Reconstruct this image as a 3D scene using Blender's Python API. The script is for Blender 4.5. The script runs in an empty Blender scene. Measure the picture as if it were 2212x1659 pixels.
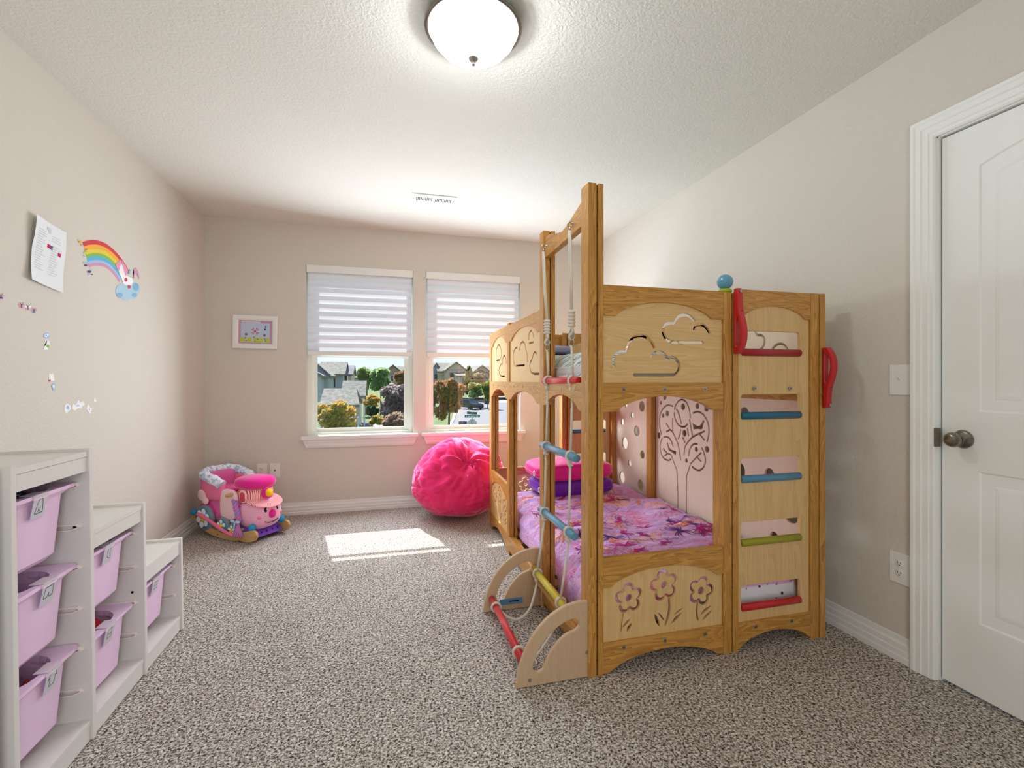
import bpy, bmesh, math, random
from mathutils import Vector, Matrix, noise
from mathutils.geometry import delaunay_2d_cdt
random.seed(7)
PI = math.pi
sc = bpy.context.scene
COL = sc.collection

# ------------------------------------------------------------------ camera
F, YAW, CY, CAMH = 1032.0, math.radians(15.0), 821.5, 1.124
cd = bpy.data.cameras.new('camera'); cam = bpy.data.objects.new('camera', cd); COL.objects.link(cam)
cd.sensor_fit = 'HORIZONTAL'; cd.sensor_width = 36.0; cd.lens = 36.0 * F / 2212.0
cd.shift_y = -(829.5 - CY) / 2212.0
cd.clip_start = 0.05; cd.clip_end = 2000
cam.location = (0, 0, CAMH); cam.rotation_euler = (PI / 2, 0, -YAW)
sc.camera = cam

# ------------------------------------------------------------------ colour management
sc.view_settings.view_transform = 'Standard'; sc.view_settings.look = 'None'
sc.view_settings.exposure = 0.19; sc.view_settings.gamma = 1.0
sc.view_settings.use_curve_mapping = False
sc.cycles.use_denoising = True
sc.cycles.max_bounces = 10; sc.cycles.diffuse_bounces = 6; sc.cycles.transparent_max_bounces = 16
sc.cycles.sample_clamp_indirect = 6.0
sc.cycles.caustics_reflective = False; sc.cycles.caustics_refractive = False

# ------------------------------------------------------------------ sky and sun
w = bpy.data.worlds.new('sky'); sc.world = w; w.use_nodes = True
nt = w.node_tree; nt.nodes.clear()
o_ = nt.nodes.new('ShaderNodeOutputWorld'); b_ = nt.nodes.new('ShaderNodeBackground')
tc = nt.nodes.new('ShaderNodeTexCoord'); sp = nt.nodes.new('ShaderNodeSeparateXYZ'); cr = nt.nodes.new('ShaderNodeValToRGB')
nt.links.new(tc.outputs['Generated'], sp.inputs[0]); nt.links.new(sp.outputs['Z'], cr.inputs[0])
e = cr.color_ramp.elements; e[0].position = 0.0; e[0].color = (0.86, 0.93, 1.0, 1); e[1].position = 0.45; e[1].color = (0.30, 0.52, 0.95, 1)
m_ = cr.color_ramp.elements.new(0.10); m_.color = (0.66, 0.81, 1.0, 1)
nt.links.new(cr.outputs[0], b_.inputs[0]); b_.inputs[1].default_value = 1.1
nt.links.new(b_.outputs[0], o_.inputs[0])

def lamp(name, kind, loc, energy, color=(1, 1, 1), **k):
    d = bpy.data.lights.new(name, kind); d.energy = energy; d.color = color
    for a, v in k.items(): setattr(d, a, v)
    o = bpy.data.objects.new(name, d); o.location = loc; COL.objects.link(o); return o
sun = lamp('sun', 'SUN', (0, 30, 30), 10.5, (1.0, 0.98, 0.95), angle=math.radians(0.55))
sun.rotation_euler = Vector((0.19, -1.0, -1.10)).to_track_quat('-Z', 'Y').to_euler()
# daylight entering at the two windows
for wx in (-0.19, 0.80):
    o = lamp('window_daylight', 'AREA', (wx, 4.24, 1.22), 31, (0.84, 0.965, 1.08), shape='RECTANGLE', size=0.84, size_y=1.05)
    o.rotation_euler = (math.radians(-88), 0, math.radians(14)); o.visible_camera = False; o.visible_glossy = False
# the bulb of the ceiling lamp
lamp('ceiling_bulb', 'POINT', (0.318, 1.735, 2.365), 22, (0.90, 0.985, 1.02), shadow_soft_size=0.05)

# fill light added in the doorway behind the camera to brighten the near side
o = lamp('fill_light', 'AREA', (0.15, -0.99, 1.10), 24, (0.90, 0.98, 1.02), shape='RECTANGLE', size=0.80, size_y=1.95); o.rotation_euler = (math.radians(90), 0, 0); o.visible_glossy = False

# ------------------------------------------------------------------ helpers
def ray(u, v):
    r = (u - 1106) / F; z = -(v - CY) / F
    return Vector((r * math.cos(YAW) + math.sin(YAW), -r * math.sin(YAW) + math.cos(YAW), z))
def on(u, v, ax, val):
    d = ray(u, v); i = 'xyz'.index(ax)
    s = (val - (CAMH if i == 2 else 0)) / d[i]
    p = d * s; p.z += CAMH; return p

def obj(name, bm, mat, parent=None, smooth=False):
    me = bpy.data.meshes.new(name)
    if hasattr(bm, 'to_mesh'):
        bm.normal_update(); bm.to_mesh(me); bm.free()
    else:
        me = bm
    for m in (mat if isinstance(mat, (list, tuple)) else [mat]): me.materials.append(m)
    if smooth:
        for p in me.polygons: p.use_smooth = True
    o = bpy.data.objects.new(name, me); COL.objects.link(o)
    if parent: o.parent = parent
    return o
def empty(name, loc=(0, 0, 0), rz=0):
    o = bpy.data.objects.new(name, None); o.location = loc; o.rotation_euler = (0, 0, rz); COL.objects.link(o); o.empty_display_size = 0.1; return o
def tag(o, label, cat, group=None, kind=None):
    o['label'] = label; o['category'] = cat
    if group: o['group'] = group
    if kind: o['kind'] = kind
    return o
def struct(o): o['kind'] = 'structure'; return o
def bx(bm, a, b, mi=0, bev=0.0):
    x0, y0, z0 = a; x1, y1, z1 = b
    t = bmesh.new()
    v = [t.verts.new(p) for p in [(x0,y0,z0),(x1,y0,z0),(x1,y1,z0),(x0,y1,z0),(x0,y0,z1),(x1,y0,z1),(x1,y1,z1),(x0,y1,z1)]]
    for f in [(0,3,2,1),(4,5,6,7),(0,1,5,4),(1,2,6,5),(2,3,7,6),(3,0,4,7)]: t.faces.new([v[i] for i in f])
    if bev > 0: bmesh.ops.bevel(t, geom=t.edges[:], offset=bev, segments=2, profile=0.7, affect='EDGES')
    bmesh.ops.recalc_face_normals(t, faces=t.faces[:])
    merge(bm, t, mi)
    return bm
def merge(bm, t, mi=0, M=None):
    t.verts.index_update(); vs = []
    for q in t.verts: vs.append(bm.verts.new(M @ q.co if M else q.co))
    for f in t.faces:
        try:
            nf = bm.faces.new([vs[x.index] for x in f.verts]); nf.material_index = mi if mi else f.material_index; nf.smooth = f.smooth
        except ValueError: pass
    t.free()
def B(a, b, bev=0.0): return bx(bmesh.new(), a, b, 0, bev)
def box(name, a, b, mat, parent=None, bev=0.0): return obj(name, B(a, b, bev), mat, parent)
def lathe(bm, prof, seg=24, M=Matrix(), mi=0, smooth=True):
    rings = []
    for r, z in prof:
        if r < 1e-6: rings.append([bm.verts.new(M @ Vector((0, 0, z)))])
        else: rings.append([bm.verts.new(M @ Vector((r * math.cos(2*PI*i/seg), r * math.sin(2*PI*i/seg), z))) for i in range(seg)])
    for a, b in zip(rings, rings[1:]):
        for i in range(seg):
            j = (i + 1) % seg
            q = [a[i % len(a)], a[j % len(a)], b[j % len(b)], b[i % len(b)]]
            q2 = []
            for x in q:
                if x not in q2: q2.append(x)
            if len(q2) >= 3:
                try: f = bm.faces.new(q2); f.material_index = mi; f.smooth = smooth
                except ValueError: pass
    return bm
def align(p, d, up=(0, 0, 1)):
    """matrix whose z axis runs along d from p"""
    q = Vector(d).to_track_quat('Z', 'Y'); return Matrix.Translation(Vector(p)) @ q.to_matrix().to_4x4()
def cyl(bm, p, q, r, seg=16, mi=0, r2=None, bev=0.0):
    p, q = Vector(p), Vector(q); L = (q - p).length; r2 = r if r2 is None else r2
    prof = [(0, 0), (r - bev, 0)] + ([(r, bev)] if bev else []) + ([(r2, L - bev)] if bev else [(r2, L)]) + ([(r2 - bev, L)] if bev else []) + [(0, L)]
    if not bev: prof = [(0, 0), (r, 0), (r2, L), (0, L)]
    t = bmesh.new(); lathe(t, prof, seg, Matrix(), 0, False)
    for f in t.faces:
        if abs(f.calc_center_median().z - L/2) < L/2 - max(bev, 1e-5) * 0.9: f.smooth = True
    bmesh.ops.recalc_face_normals(t, faces=t.faces[:])
    merge(bm, t, mi, align(p, q - p)); return bm
def tube(bm, pts, r, seg=8, closed=False, mi=0, radii=None):
    pts = [Vector(p) for p in pts]; n = len(pts); rings = []
    t0 = (pts[1] - pts[0]).normalized(); nrm = t0.orthogonal().normalized()
    for i, p in enumerate(pts):
        if closed: t = (pts[(i+1) % n] - pts[i-1]).normalized()
        else: t = (pts[min(i+1, n-1)] - pts[max(i-1, 0)]).normalized()
        nrm = (nrm - t * nrm.dot(t)).normalized(); bn = t.cross(nrm)
        rr = radii[i] if radii else r
        rings.append([bm.verts.new(p + (nrm*math.cos(2*PI*k/seg) + bn*math.sin(2*PI*k/seg)) * rr) for k in range(seg)])
    pr = list(zip(rings, rings[1:])) + ([(rings[-1], rings[0])] if closed else [])
    for a, b in pr:
        for k in range(seg):
            f = bm.faces.new((a[k], a[(k+1) % seg], b[(k+1) % seg], b[k])); f.smooth = True; f.material_index = mi
    if not closed:
        for ring in (rings[0][::-1], rings[-1]):
            f = bm.faces.new(ring); f.material_index = mi
    return bm
def torus(bm, c, ax, R, r, s1=24, s2=8, mi=0, sx=1.0):
    M = align(c, ax)
    return tube(bm, [M @ Vector((R*sx*math.cos(2*PI*i/s1), R*math.sin(2*PI*i/s1), 0)) for i in range(s1)], r, s2, True, mi)
def ell(bm, c, r, M=Matrix(), seg=20, rings=12, mi=0, p=1.0, fn=None):
    """ellipsoid / superellipsoid (p<1 = boxier)"""
    def sg(v, e): return math.copysign(abs(v) ** e, v)
    c = Vector(c); R = []
    for i in range(rings + 1):
        a = -PI/2 + PI*i/rings; row = []
        cnt = 1 if i in (0, rings) else seg
        for k in range(cnt):
            t = 2*PI*k/seg
            q = Vector((r[0]*sg(math.cos(a), p)*sg(math.cos(t), p), r[1]*sg(math.cos(a), p)*sg(math.sin(t), p), r[2]*sg(math.sin(a), p)))
            if fn: q = fn(q)
            row.append(bm.verts.new(M @ (c + q)))
        R.append(row)
    for a, b in zip(R, R[1:]):
        for k in range(seg):
            j = (k+1) % seg; q = []
            for x in (a[k % len(a)], a[j % len(a)], b[j % len(b)], b[k % len(b)]):
                if x not in q: q.append(x)
            if len(q) > 2:
                f = bm.faces.new(q); f.smooth = True; f.material_index = mi
    return bm
def prism(bm, poly, fn, mi=0):
    """poly: list of (a,b); fn(a,b,t) -> point, t in 0..1"""
    A = [bm.verts.new(fn(a, b, 0)) for a, b in poly]; Z = [bm.verts.new(fn(a, b, 1)) for a, b in poly]
    n = len(poly); fs = [bm.faces.new(A[::-1]), bm.faces.new(Z)]
    for i in range(n): fs.append(bm.faces.new((A[i], A[(i+1) % n], Z[(i+1) % n], Z[i])))
    for f in fs: f.material_index = mi
    bmesh.ops.recalc_face_normals(bm, faces=fs); return bm
def arcpts(cx, cy, rx, ry, a0, a1, n=10):
    return [(cx + rx*math.cos(math.radians(a0 + (a1-a0)*i/n)), cy + ry*math.sin(math.radians(a0 + (a1-a0)*i/n))) for i in range(n+1)]
def smooth2(pts, k=2):
    """Chaikin corner cutting, ends kept"""
    for _ in range(k):
        q = [pts[0]]
        for a, b in zip(pts, pts[1:]):
            q += [tuple(a[i]*.75 + b[i]*.25 for i in range(len(a))), tuple(a[i]*.25 + b[i]*.75 for i in range(len(a)))]
        q.append(pts[-1]); pts = q
    return pts
def stroke(pts, wd, taper=0.0):
    """closed outline of a thick line with round ends"""
    P = [Vector(p) for p in pts]; n = len(P); L, R = [], []
    for i, p in enumerate(P):
        t = (P[min(i+1, n-1)] - P[max(i-1, 0)]).normalized(); nn = Vector((-t.y, t.x))
        h = wd/2 * (1 - taper * abs(2*i/(n-1) - 1)**2)
        L.append(p + nn*h); R.append(p - nn*h)
    def cap(c, t, h): 
        a = math.atan2(t.y, t.x); return [c + Vector((math.cos(a + q), math.sin(a + q)))*h for q in (math.radians(45), 0, math.radians(-45))]
    t1 = (P[-1]-P[-2]).normalized(); t0 = (P[0]-P[1]).normalized(); h = wd/2*(1-taper)
    return [tuple(v) for v in (L + cap(P[-1], t1, h) + R[::-1] + cap(P[0], t0, h))]
def cut(name, outer, holes, t0, t1, fn, mat, parent=None, bev=0.0012):
    """board with an outline and cut-outs, (a,b) in the board's plane, thickness t0..t1; fn(a,b,t)->xyz.
    The outline is inset a little on both faces so every edge is eased."""
    def clean(poly):
        q = []
        for p in poly:
            if not q or (Vector(p) - Vector(q[-1])).length > 1e-5: q.append(tuple(p))
        if (Vector(q[0]) - Vector(q[-1])).length < 1e-5: q.pop()
        return q
    polys = [clean(outer)] + [clean(h) for h in holes]
    vs, faces = [], []
    for p in polys:
        n0 = len(vs); vs += [Vector(q) for q in p]; faces.append(list(range(n0, len(vs))))
    def area(f): return sum(vs[f[i-1]].x*vs[f[i]].y - vs[f[i]].x*vs[f[i-1]].y for i in range(len(f)))
    faces = [f if area(f) > 0 else f[::-1] for f in faces]
    V, E_, Fc, ov, oe, of = delaunay_2d_cdt(vs, [], faces, 1, 1e-6)
    keep = [f for f, o in zip(Fc, of) if list(o) == [0]]
    cnt = {}
    for f in keep:
        for i in range(len(f)): cnt.setdefault(tuple(sorted((f[i-1], f[i]))), []).append((f[i-1], f[i]))
    border = [d[0] for d in cnt.values() if len(d) == 1]
    # inward offset of border vertices for the eased edge
    nrm = {}
    for i, j in border:
        t = (V[j] - V[i]).normalized(); n_ = Vector((-t.y, t.x))
        for k_ in (i, j): nrm.setdefault(k_, []).append(n_)
    off = {}
    for k_, ns in nrm.items():
        m = sum(ns, Vector((0, 0))); 
        off[k_] = V[k_] + (m.normalized()*bev if m.length > .3 and len(ns) == 2 else Vector((0, 0)))
    bm = bmesh.new(); L = {}
    def vert(i, lay):
        if (i, lay) not in L:
            p = V[i] if lay in (1, 2) or i not in off else off[i]; t = (t0, t0 + bev, t1 - bev, t1)[lay]
            L[(i, lay)] = bm.verts.new(fn(p.x, p.y, t))
        return L[(i, lay)]
    for f in keep:
        for lay in (0, 3):
            try: bm.faces.new([vert(i, lay) for i in (f if lay == 3 else f[::-1])])
            except ValueError: pass
    for i, j in border:
        for a_, b_ in ((0, 1), (1, 2), (2, 3)):
            try: bm.faces.new((vert(i, a_), vert(j, a_), vert(j, b_), vert(i, b_)))
            except ValueError: pass
    bmesh.ops.recalc_face_normals(bm, faces=bm.faces[:])
    return obj(name, bm, mat, parent)
def copy_tree(o, parent=None):
    c = o.copy(); COL.objects.link(c)
    if parent: c.parent = parent
    for ch in [x for x in ALLCH.get(o.name, [])]: copy_tree(ch, c)
    return c
ALLCH = {}
def index_children():
    ALLCH.clear()
    for x in bpy.data.objects:
        if x.parent: ALLCH.setdefault(x.parent.name, []).append(x)

# ------------------------------------------------------------------ materials
def srgb(r, g, b):
    f = lambda c: (c/255/12.92) if c/255 <= 0.04045 else ((c/255+0.055)/1.055)**2.4
    return (f(r), f(g), f(b), 1)
class N:
    def __init__(s, name):
        s.m = bpy.data.materials.new(name); s.m.use_nodes = True; s.t = s.m.node_tree
        s.b = s.t.nodes['Principled BSDF']; s.out = s.t.nodes['Material Output']
    def n(s, k, **kw):
        x = s.t.nodes.new(k)
        for a, v in kw.items(): setattr(x, a, v)
        return x
    def l(s, a, b): s.t.links.new(a, b)
    def ramp(s, fac, stops, interp='LINEAR'):
        r = s.n('ShaderNodeValToRGB'); r.color_ramp.interpolation = interp; e = r.color_ramp.elements
        e[0].position, e[0].color = stops[0]; e[1].position, e[1].color = stops[-1]
        for p, c in stops[1:-1]: q = e.new(p); q.color = c
        s.l(fac, r.inputs[0]); return r.outputs[0]
    def coord(s, scale=(1, 1, 1)):
        tc = s.n('ShaderNodeTexCoord'); mp = s.n('ShaderNodeMapping'); mp.inputs['Scale'].default_value = scale
        s.l(tc.outputs['Object'], mp.inputs[0]); return mp.outputs[0]
    def noise(s, vec, scale, detail=2, dist=0.0, rough=0.5):
        x = s.n('ShaderNodeTexNoise'); x.inputs['Scale'].default_value = scale; x.inputs['Detail'].default_value = detail
        x.inputs['Distortion'].default_value = dist; x.inputs['Roughness'].default_value = rough; s.l(vec, x.inputs['Vector']); return x.outputs[0]
    def bump(s, h, strength, dist=0.01):
        x = s.n('ShaderNodeBump'); x.inputs['Strength'].default_value = strength; x.inputs['Distance'].default_value = dist
        s.l(h, x.inputs['Height']); s.l(x.outputs[0], s.b.inputs['Normal'])
def plain(name, col, rough=0.5, metal=0.0, var=0.0, bump=0.0, bscale=60, sheen=0.0, trans=None, coat=0.0):
    k = N(name); k.b.inputs['Base Color'].default_value = col; k.b.inputs['Roughness'].default_value = rough; k.b.inputs['Metallic'].default_value = metal
    if sheen: k.b.inputs['Sheen Weight'].default_value = sheen; k.b.inputs['Sheen Roughness'].default_value = 0.4
    if coat: k.b.inputs['Coat Weight'].default_value = coat; k.b.inputs['Coat Roughness'].default_value = 0.15
    if var or bump:
        v = k.coord()
        n = k.noise(v, bscale, 3)
        if var:
            c1 = tuple(x*(1-var) for x in col[:3]) + (1,); c2 = tuple(min(1, x*(1+var)) for x in col[:3]) + (1,)
            k.l(k.ramp(n, [(0.3, c1), (0.7, c2)]), k.b.inputs['Base Color'])
        if bump: k.bump(n, bump, 0.004)
    return k.m
def wood(name, c1, c2, axis='z', rough=0.42, ring=9.0, contrast=1.0):
    k = N(name); sc_ = {'x': (0.35, 5, 5), 'y': (5, 0.35, 5), 'z': (5, 5, 0.35)}[axis]
    v = k.coord(sc_)
    a = k.noise(v, ring*0.55, 2, 1.2); 
    mm = k.n('ShaderNodeMath', operation='MULTIPLY'); mm.inputs[1].default_value = 9.0; k.l(a, mm.inputs[0])
    fr = k.n('ShaderNodeMath', operation='FRACT'); k.l(mm.outputs[0], fr.inputs[0])
    g = k.noise(v, 70, 3, 0, 0.7)
    mx = k.n('ShaderNodeMath', operation='MULTIPLY_ADD'); k.l(g, mx.inputs[0]); mx.inputs[1].default_value = 0.6; 
    m2 = k.n('ShaderNodeMath', operation='MULTIPLY'); k.l(fr.outputs[0], m2.inputs[0]); m2.inputs[1].default_value = 0.5*contrast; k.l(m2.outputs[0], mx.inputs[2])
    k.l(k.ramp(mx.outputs[0], [(0.15, c1), (0.85, c2)]), k.b.inputs['Base Color'])
    k.b.inputs['Roughness'].default_value = rough; k.b.inputs['Coat Weight'].default_value = 0.25; k.b.inputs['Coat Roughness'].default_value = 0.25
    return k.m
def paint(name, col, scale=55, st=0.35, rough=0.62):
    k = N(name); v = k.coord(); k.b.inputs['Base Color'].default_value = col; k.b.inputs['Roughness'].default_value = rough
    n1 = k.noise(v, scale, 4, 0.6, 0.55)
    k.bump(k.ramp(n1, [(0.38, (0, 0, 0, 1)), (0.62, (1, 1, 1, 1))]), st, 0.004)
    return k.m

M = {}
M['wall'] = paint('beige_wall_paint', srgb(209, 201, 190), 85, 0.24)
M['ceil'] = paint('ceiling_texture_paint', srgb(221, 217, 207), 75, 0.34, 0.8)
M['white'] = plain('white_semigloss', srgb(228, 226, 222), 0.35, var=0.01)
M['door'] = plain('white_door_paint', srgb(236, 235, 230), 0.38, bump=0.05, bscale=40)
M['vinyl'] = plain('white_vinyl', srgb(232, 236, 228), 0.4)
k = N('carpet_pile'); v = k.coord()
a = k.noise(v, 125, 2, 0.6, 0.7); b = k.noise(v, 3.0, 3)
ca = k.ramp(a, [(0.35, srgb(64, 53, 47)), (0.45, srgb(152, 138, 127)), (0.54, srgb(214, 202, 191)), (0.65, srgb(250, 242, 234))])
mxx = k.n('ShaderNodeMix', data_type='RGBA', blend_type='MULTIPLY'); mxx.inputs[0].default_value = 0.5
k.l(ca, mxx.inputs[6]); k.l(k.ramp(b, [(0.3, (0.80, 0.80, 0.80, 1)), (0.7, (1, 1, 1, 1))]), mxx.inputs[7]); k.l(mxx.outputs[2], k.b.inputs['Base Color'])
k.b.inputs['Roughness'].default_value = 0.95; k.b.inputs['Specular IOR Level'].default_value = 0.1
k.bump(a, 1.0, 0.012); M['carpet'] = k.m
OAK1, OAK2 = srgb(148, 94, 34), srgb(206, 150, 72)
M['oak_z'] = wood('honey_oak_upright', OAK1, OAK2, 'z'); M['oak_x'] = wood('honey_oak_across', OAK1, OAK2, 'x'); M['oak_y'] = wood('honey_oak_along', OAK1, OAK2, 'y')
PL1, PL2 = srgb(200, 158, 100), srgb(228, 192, 136)
M['ply'] = wood('maple_plywood', PL1, PL2, 'z', ring=4, contrast=0.6)
M['ply_x'] = wood('maple_plywood_across', PL1, PL2, 'x', ring=4, contrast=0.6)
M['ply_base'] = wood('birch_plywood', srgb(188, 156, 122), srgb(206, 176, 142), 'z', ring=3, contrast=0.4)
M['ply_lit'] = wood('maple_plywood_lit', srgb(226, 204, 178), srgb(240, 224, 204), 'z', ring=3, contrast=0.4)  # maple ply with the brighter light on wall-side panels put into its colour
M['groove'] = plain('dark_groove', srgb(96, 60, 30), 0.7)
M['dark'] = plain('dark_hole', srgb(30, 22, 18), 0.7)
M['steel'] = plain('zinc_steel', srgb(190, 188, 182), 0.3, 1.0)
M['nickel'] = plain('brushed_nickel', srgb(140, 134, 126), 0.28, 1.0)
M['red'] = plain('red_lacquer', srgb(186, 20, 30), 0.3, coat=0.4); M['dred'] = plain('crimson_lacquer', srgb(158, 18, 34), 0.3, coat=0.4)
M['teal'] = plain('teal_lacquer', srgb(20, 98, 128), 0.32, coat=0.3); M['blue'] = plain('blue_lacquer', srgb(76, 132, 164), 0.32, coat=0.3)
M['olive'] = plain('yellow_green_lacquer', srgb(148, 144, 28), 0.32, coat=0.3); M['lblue'] = plain('pale_blue_lacquer', srgb(92, 150, 176), 0.25, coat=0.5)
M['yellow'] = plain('yellow_lacquer', srgb(196, 176, 40), 0.28, coat=0.4); M['lime'] = plain('lime_lacquer', srgb(150, 178, 40), 0.35)
M['cored'] = plain('coral_red_lacquer', srgb(205, 44, 50), 0.28, coat=0.5)
M['rope'] = plain('cotton_rope', srgb(216, 208, 194), 0.9, var=0.08, bump=0.5, bscale=400)
M['paper'] = plain('white_paper', srgb(226, 227, 228), 0.8)
M['lam'] = plain('white_laminate', srgb(222, 217, 212), 0.45, var=0.01)
M['pink_plastic'] = plain('pink_plastic', srgb(240, 206, 238), 0.38)
M['runner'] = plain('clear_runner', srgb(238, 226, 222), 0.3)

# ------------------------------------------------------------------ room shell
XL, XR, YB, YF, H = -1.39, 2.003, 4.332, -0.95, 2.44
WT = 0.17
W1 = (-0.634, 0.251, 0.655, 2.098); W2 = (0.362, 1.242, 0.655, 2.098)
struct(box('floor', (XL-.1, YF-.1, -0.12), (XR+.1, YB+.02, 0), M['carpet']))
struct(box('ceiling', (XL-.1, YF-.1, H), (XR+.1, YB+WT, H+.12), M['ceil']))
struct(box('wall_left', (XL-.1, YF-.1, 0), (XL, YB+WT, H), M['wall']))
bm = bmesh.new()   # the wall behind the camera, with a doorway added for the fill light
bx(bm, (XL, YF-.1, 0), (-.28, YF, H)); bx(bm, (.58, YF-.1, 0), (XR, YF, H)); bx(bm, (-.28, YF-.1, 2.05), (.58, YF, H))
struct(obj('wall_front', bm, M['wall']))
bm = bmesh.new(); bx(bm, (XL, -2.25, 0), (XR, -2.15, H)); bx(bm, (XL-.1, -2.25, 0), (XL, YF-.1, H)); bx(bm, (XR, -2.25, 0), (XR+.1, YF-.1, H)); struct(obj('wall_hall', bm, M['wall']))  # unseen hall, added behind the doorway of the fill light
struct(box('floor_hall', (XL-.1, -2.25, -.12), (XR+.1, YF-.1, 0), M['carpet'])); struct(box('ceiling_hall', (XL-.1, -2.25, H), (XR+.1, YF-.1, H+.12), M['ceil']))
# back wall with two openings
bm = bmesh.new()
xs = [XL, W1[0], W1[1], W2[0], W2[1], XR]; zs = [0, W1[2], W1[3], H]
for i in range(5):
    for j in range(3):
        if j == 1 and i in (1, 3): continue
        bx(bm, (xs[i], YB, zs[j]), (xs[i+1], YB+WT, zs[j+1]))
bmesh.ops.remove_doubles(bm, verts=bm.verts[:], dist=1e-5)
struct(obj('wall_back', bm, M['wall']))
# right wall with the door opening
DY0, DY1, DZ = 0.50, 1.318, 2.035
bm = bmesh.new()
bx(bm, (XR, YF-.1, 0), (XR+.1, DY0, H)); bx(bm, (XR, DY1, 0), (XR+.1, YB+WT, H)); bx(bm, (XR, DY0, DZ), (XR+.1, DY1, H))
struct(obj('wall_right', bm, M['wall']))
# baseboards: stepped profile swept along the walls
BP = [(0, 0), (0.017, 0), (0.017, 0.022), (0.014, 0.026), (0.014, 0.046), (0.010, 0.050), (0.010, 0.070), (0.006, 0.078), (0.004, 0.098), (0, 0.10)]
def baseboard(name, fn):
    bm = bmesh.new(); prism(bm, BP, fn); return struct(obj(name, bm, M['white']))
baseboard('baseboard_left', lambda a, b, t: Vector((XL + a, YF + (YB - YF)*t, b)))
baseboard('baseboard_back', lambda a, b, t: Vector((XL + (XR - XL)*t, YB - a, b)))
baseboard('baseboard_right', lambda a, b, t: Vector((XR - a, 1.394 + (YB - 1.394)*t, b)))

# windows: vinyl frame, sash, glass, stool and apron
gl = N('window_glass')
gt = gl.n('ShaderNodeBsdfTransparent'); gt.inputs[0].default_value = (0.96, 0.98, 0.97, 1); gg = gl.n('ShaderNodeBsdfGlossy'); gg.inputs['Roughness'].default_value = 0.02
mx = gl.n('ShaderNodeMixShader'); mx.inputs[0].default_value = .04
gl.l(gt.outputs[0], mx.inputs[1]); gl.l(gg.outputs[0], mx.inputs[2]); gl.l(mx.outputs[0], gl.out.inputs[0])
M['glass'] = gl.m
def window(n, W):
    x0, x1, z0, z1 = W; zc = 1.357
    e_ = struct(empty('window_%d' % n, ((x0+x1)/2, YB, z0)))
    inv = Matrix.Translation(-Vector(e_.location))
    def part(name, bm, mat):
        bmesh.ops.transform(bm, matrix=inv, verts=bm.verts[:]); return obj(name, bm, mat, e_)
    bm = bmesh.new(); fw = 0.038
    for a, b in [((x0, YB+.075, z0), (x0+fw, YB+.15, z1)), ((x1-fw, YB+.075, z0), (x1, YB+.15, z1)), ((x0+fw, YB+.075, z0), (x1-fw, YB+.15, z0+fw*.6)), ((x0+fw, YB+.075, z1-fw), (x1-fw, YB+.15, z1))]: bx(bm, a, b, 0, .003)
    # inner step of the frame
    for a, b in [((x0+fw, YB+.09, z0+.02), (x0+fw+.012, YB+.15, z1-.03)), ((x1-fw-.012, YB+.09, z0+.02), (x1-fw, YB+.15, z1-.03))]: bx(bm, a, b)
    part('window_frame', bm, M['vinyl'])
    for nm, za, zb, yo in (('lower_sash', z0+.022, zc, .10), ('upper_sash', zc-.004, z1-.036, .127)):
        bm = bmesh.new(); s = 0.030; xa, xb = x0+fw+.008, x1-fw-.008
        for a, b in [((xa, YB+yo, za), (xa+s, YB+yo+.024, zb)), ((xb-s, YB+yo, za), (xb, YB+yo+.024, zb)), ((xa+s, YB+yo, za), (xb-s, YB+yo+.024, za+s)), ((xa+s, YB+yo, zb-s), (xb-s, YB+yo+.024, zb))]: bx(bm, a, b, 0, .003)
        part(nm, bm, M['vinyl'])
        part('pane', B((xa+s-.003, YB+yo+.010, za+s-.003), (xb-s+.003, YB+yo+.014, zb-s+.003)), M['glass'])
    # stool and apron
    sx0, sx1 = x0-.034, x1+.042
    bm = bmesh.new(); bx(bm, (sx0, YB-.045, z0-.03), (sx1, YB+.0, z0+.001), 0, .006); bx(bm, (x0+.001, YB-.002, z0-.03), (x1-.001, YB+.08, z0+.001))
    part('window_sill', bm, M['white'])
    bm = bmesh.new()
    for za, zb, d in ((z0-.055, z0-.03, .030), (z0-.085, z0-.055, .022), (z0-.10, z0-.085, .014)):
        prism(bm, [(sx0+.012+(z0-.03-zb)*.35, zb), (sx1-.012-(z0-.03-zb)*.35, zb), (sx1-.012-(z0-.03-za)*.35, za), (sx0+.012+(z0-.03-za)*.35, za)], lambda a, b, t, d=d: Vector((a, YB - d*t, b)))
    part('window_apron', bm, M['white'])
window(1, W1); window(2, W2)

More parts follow.
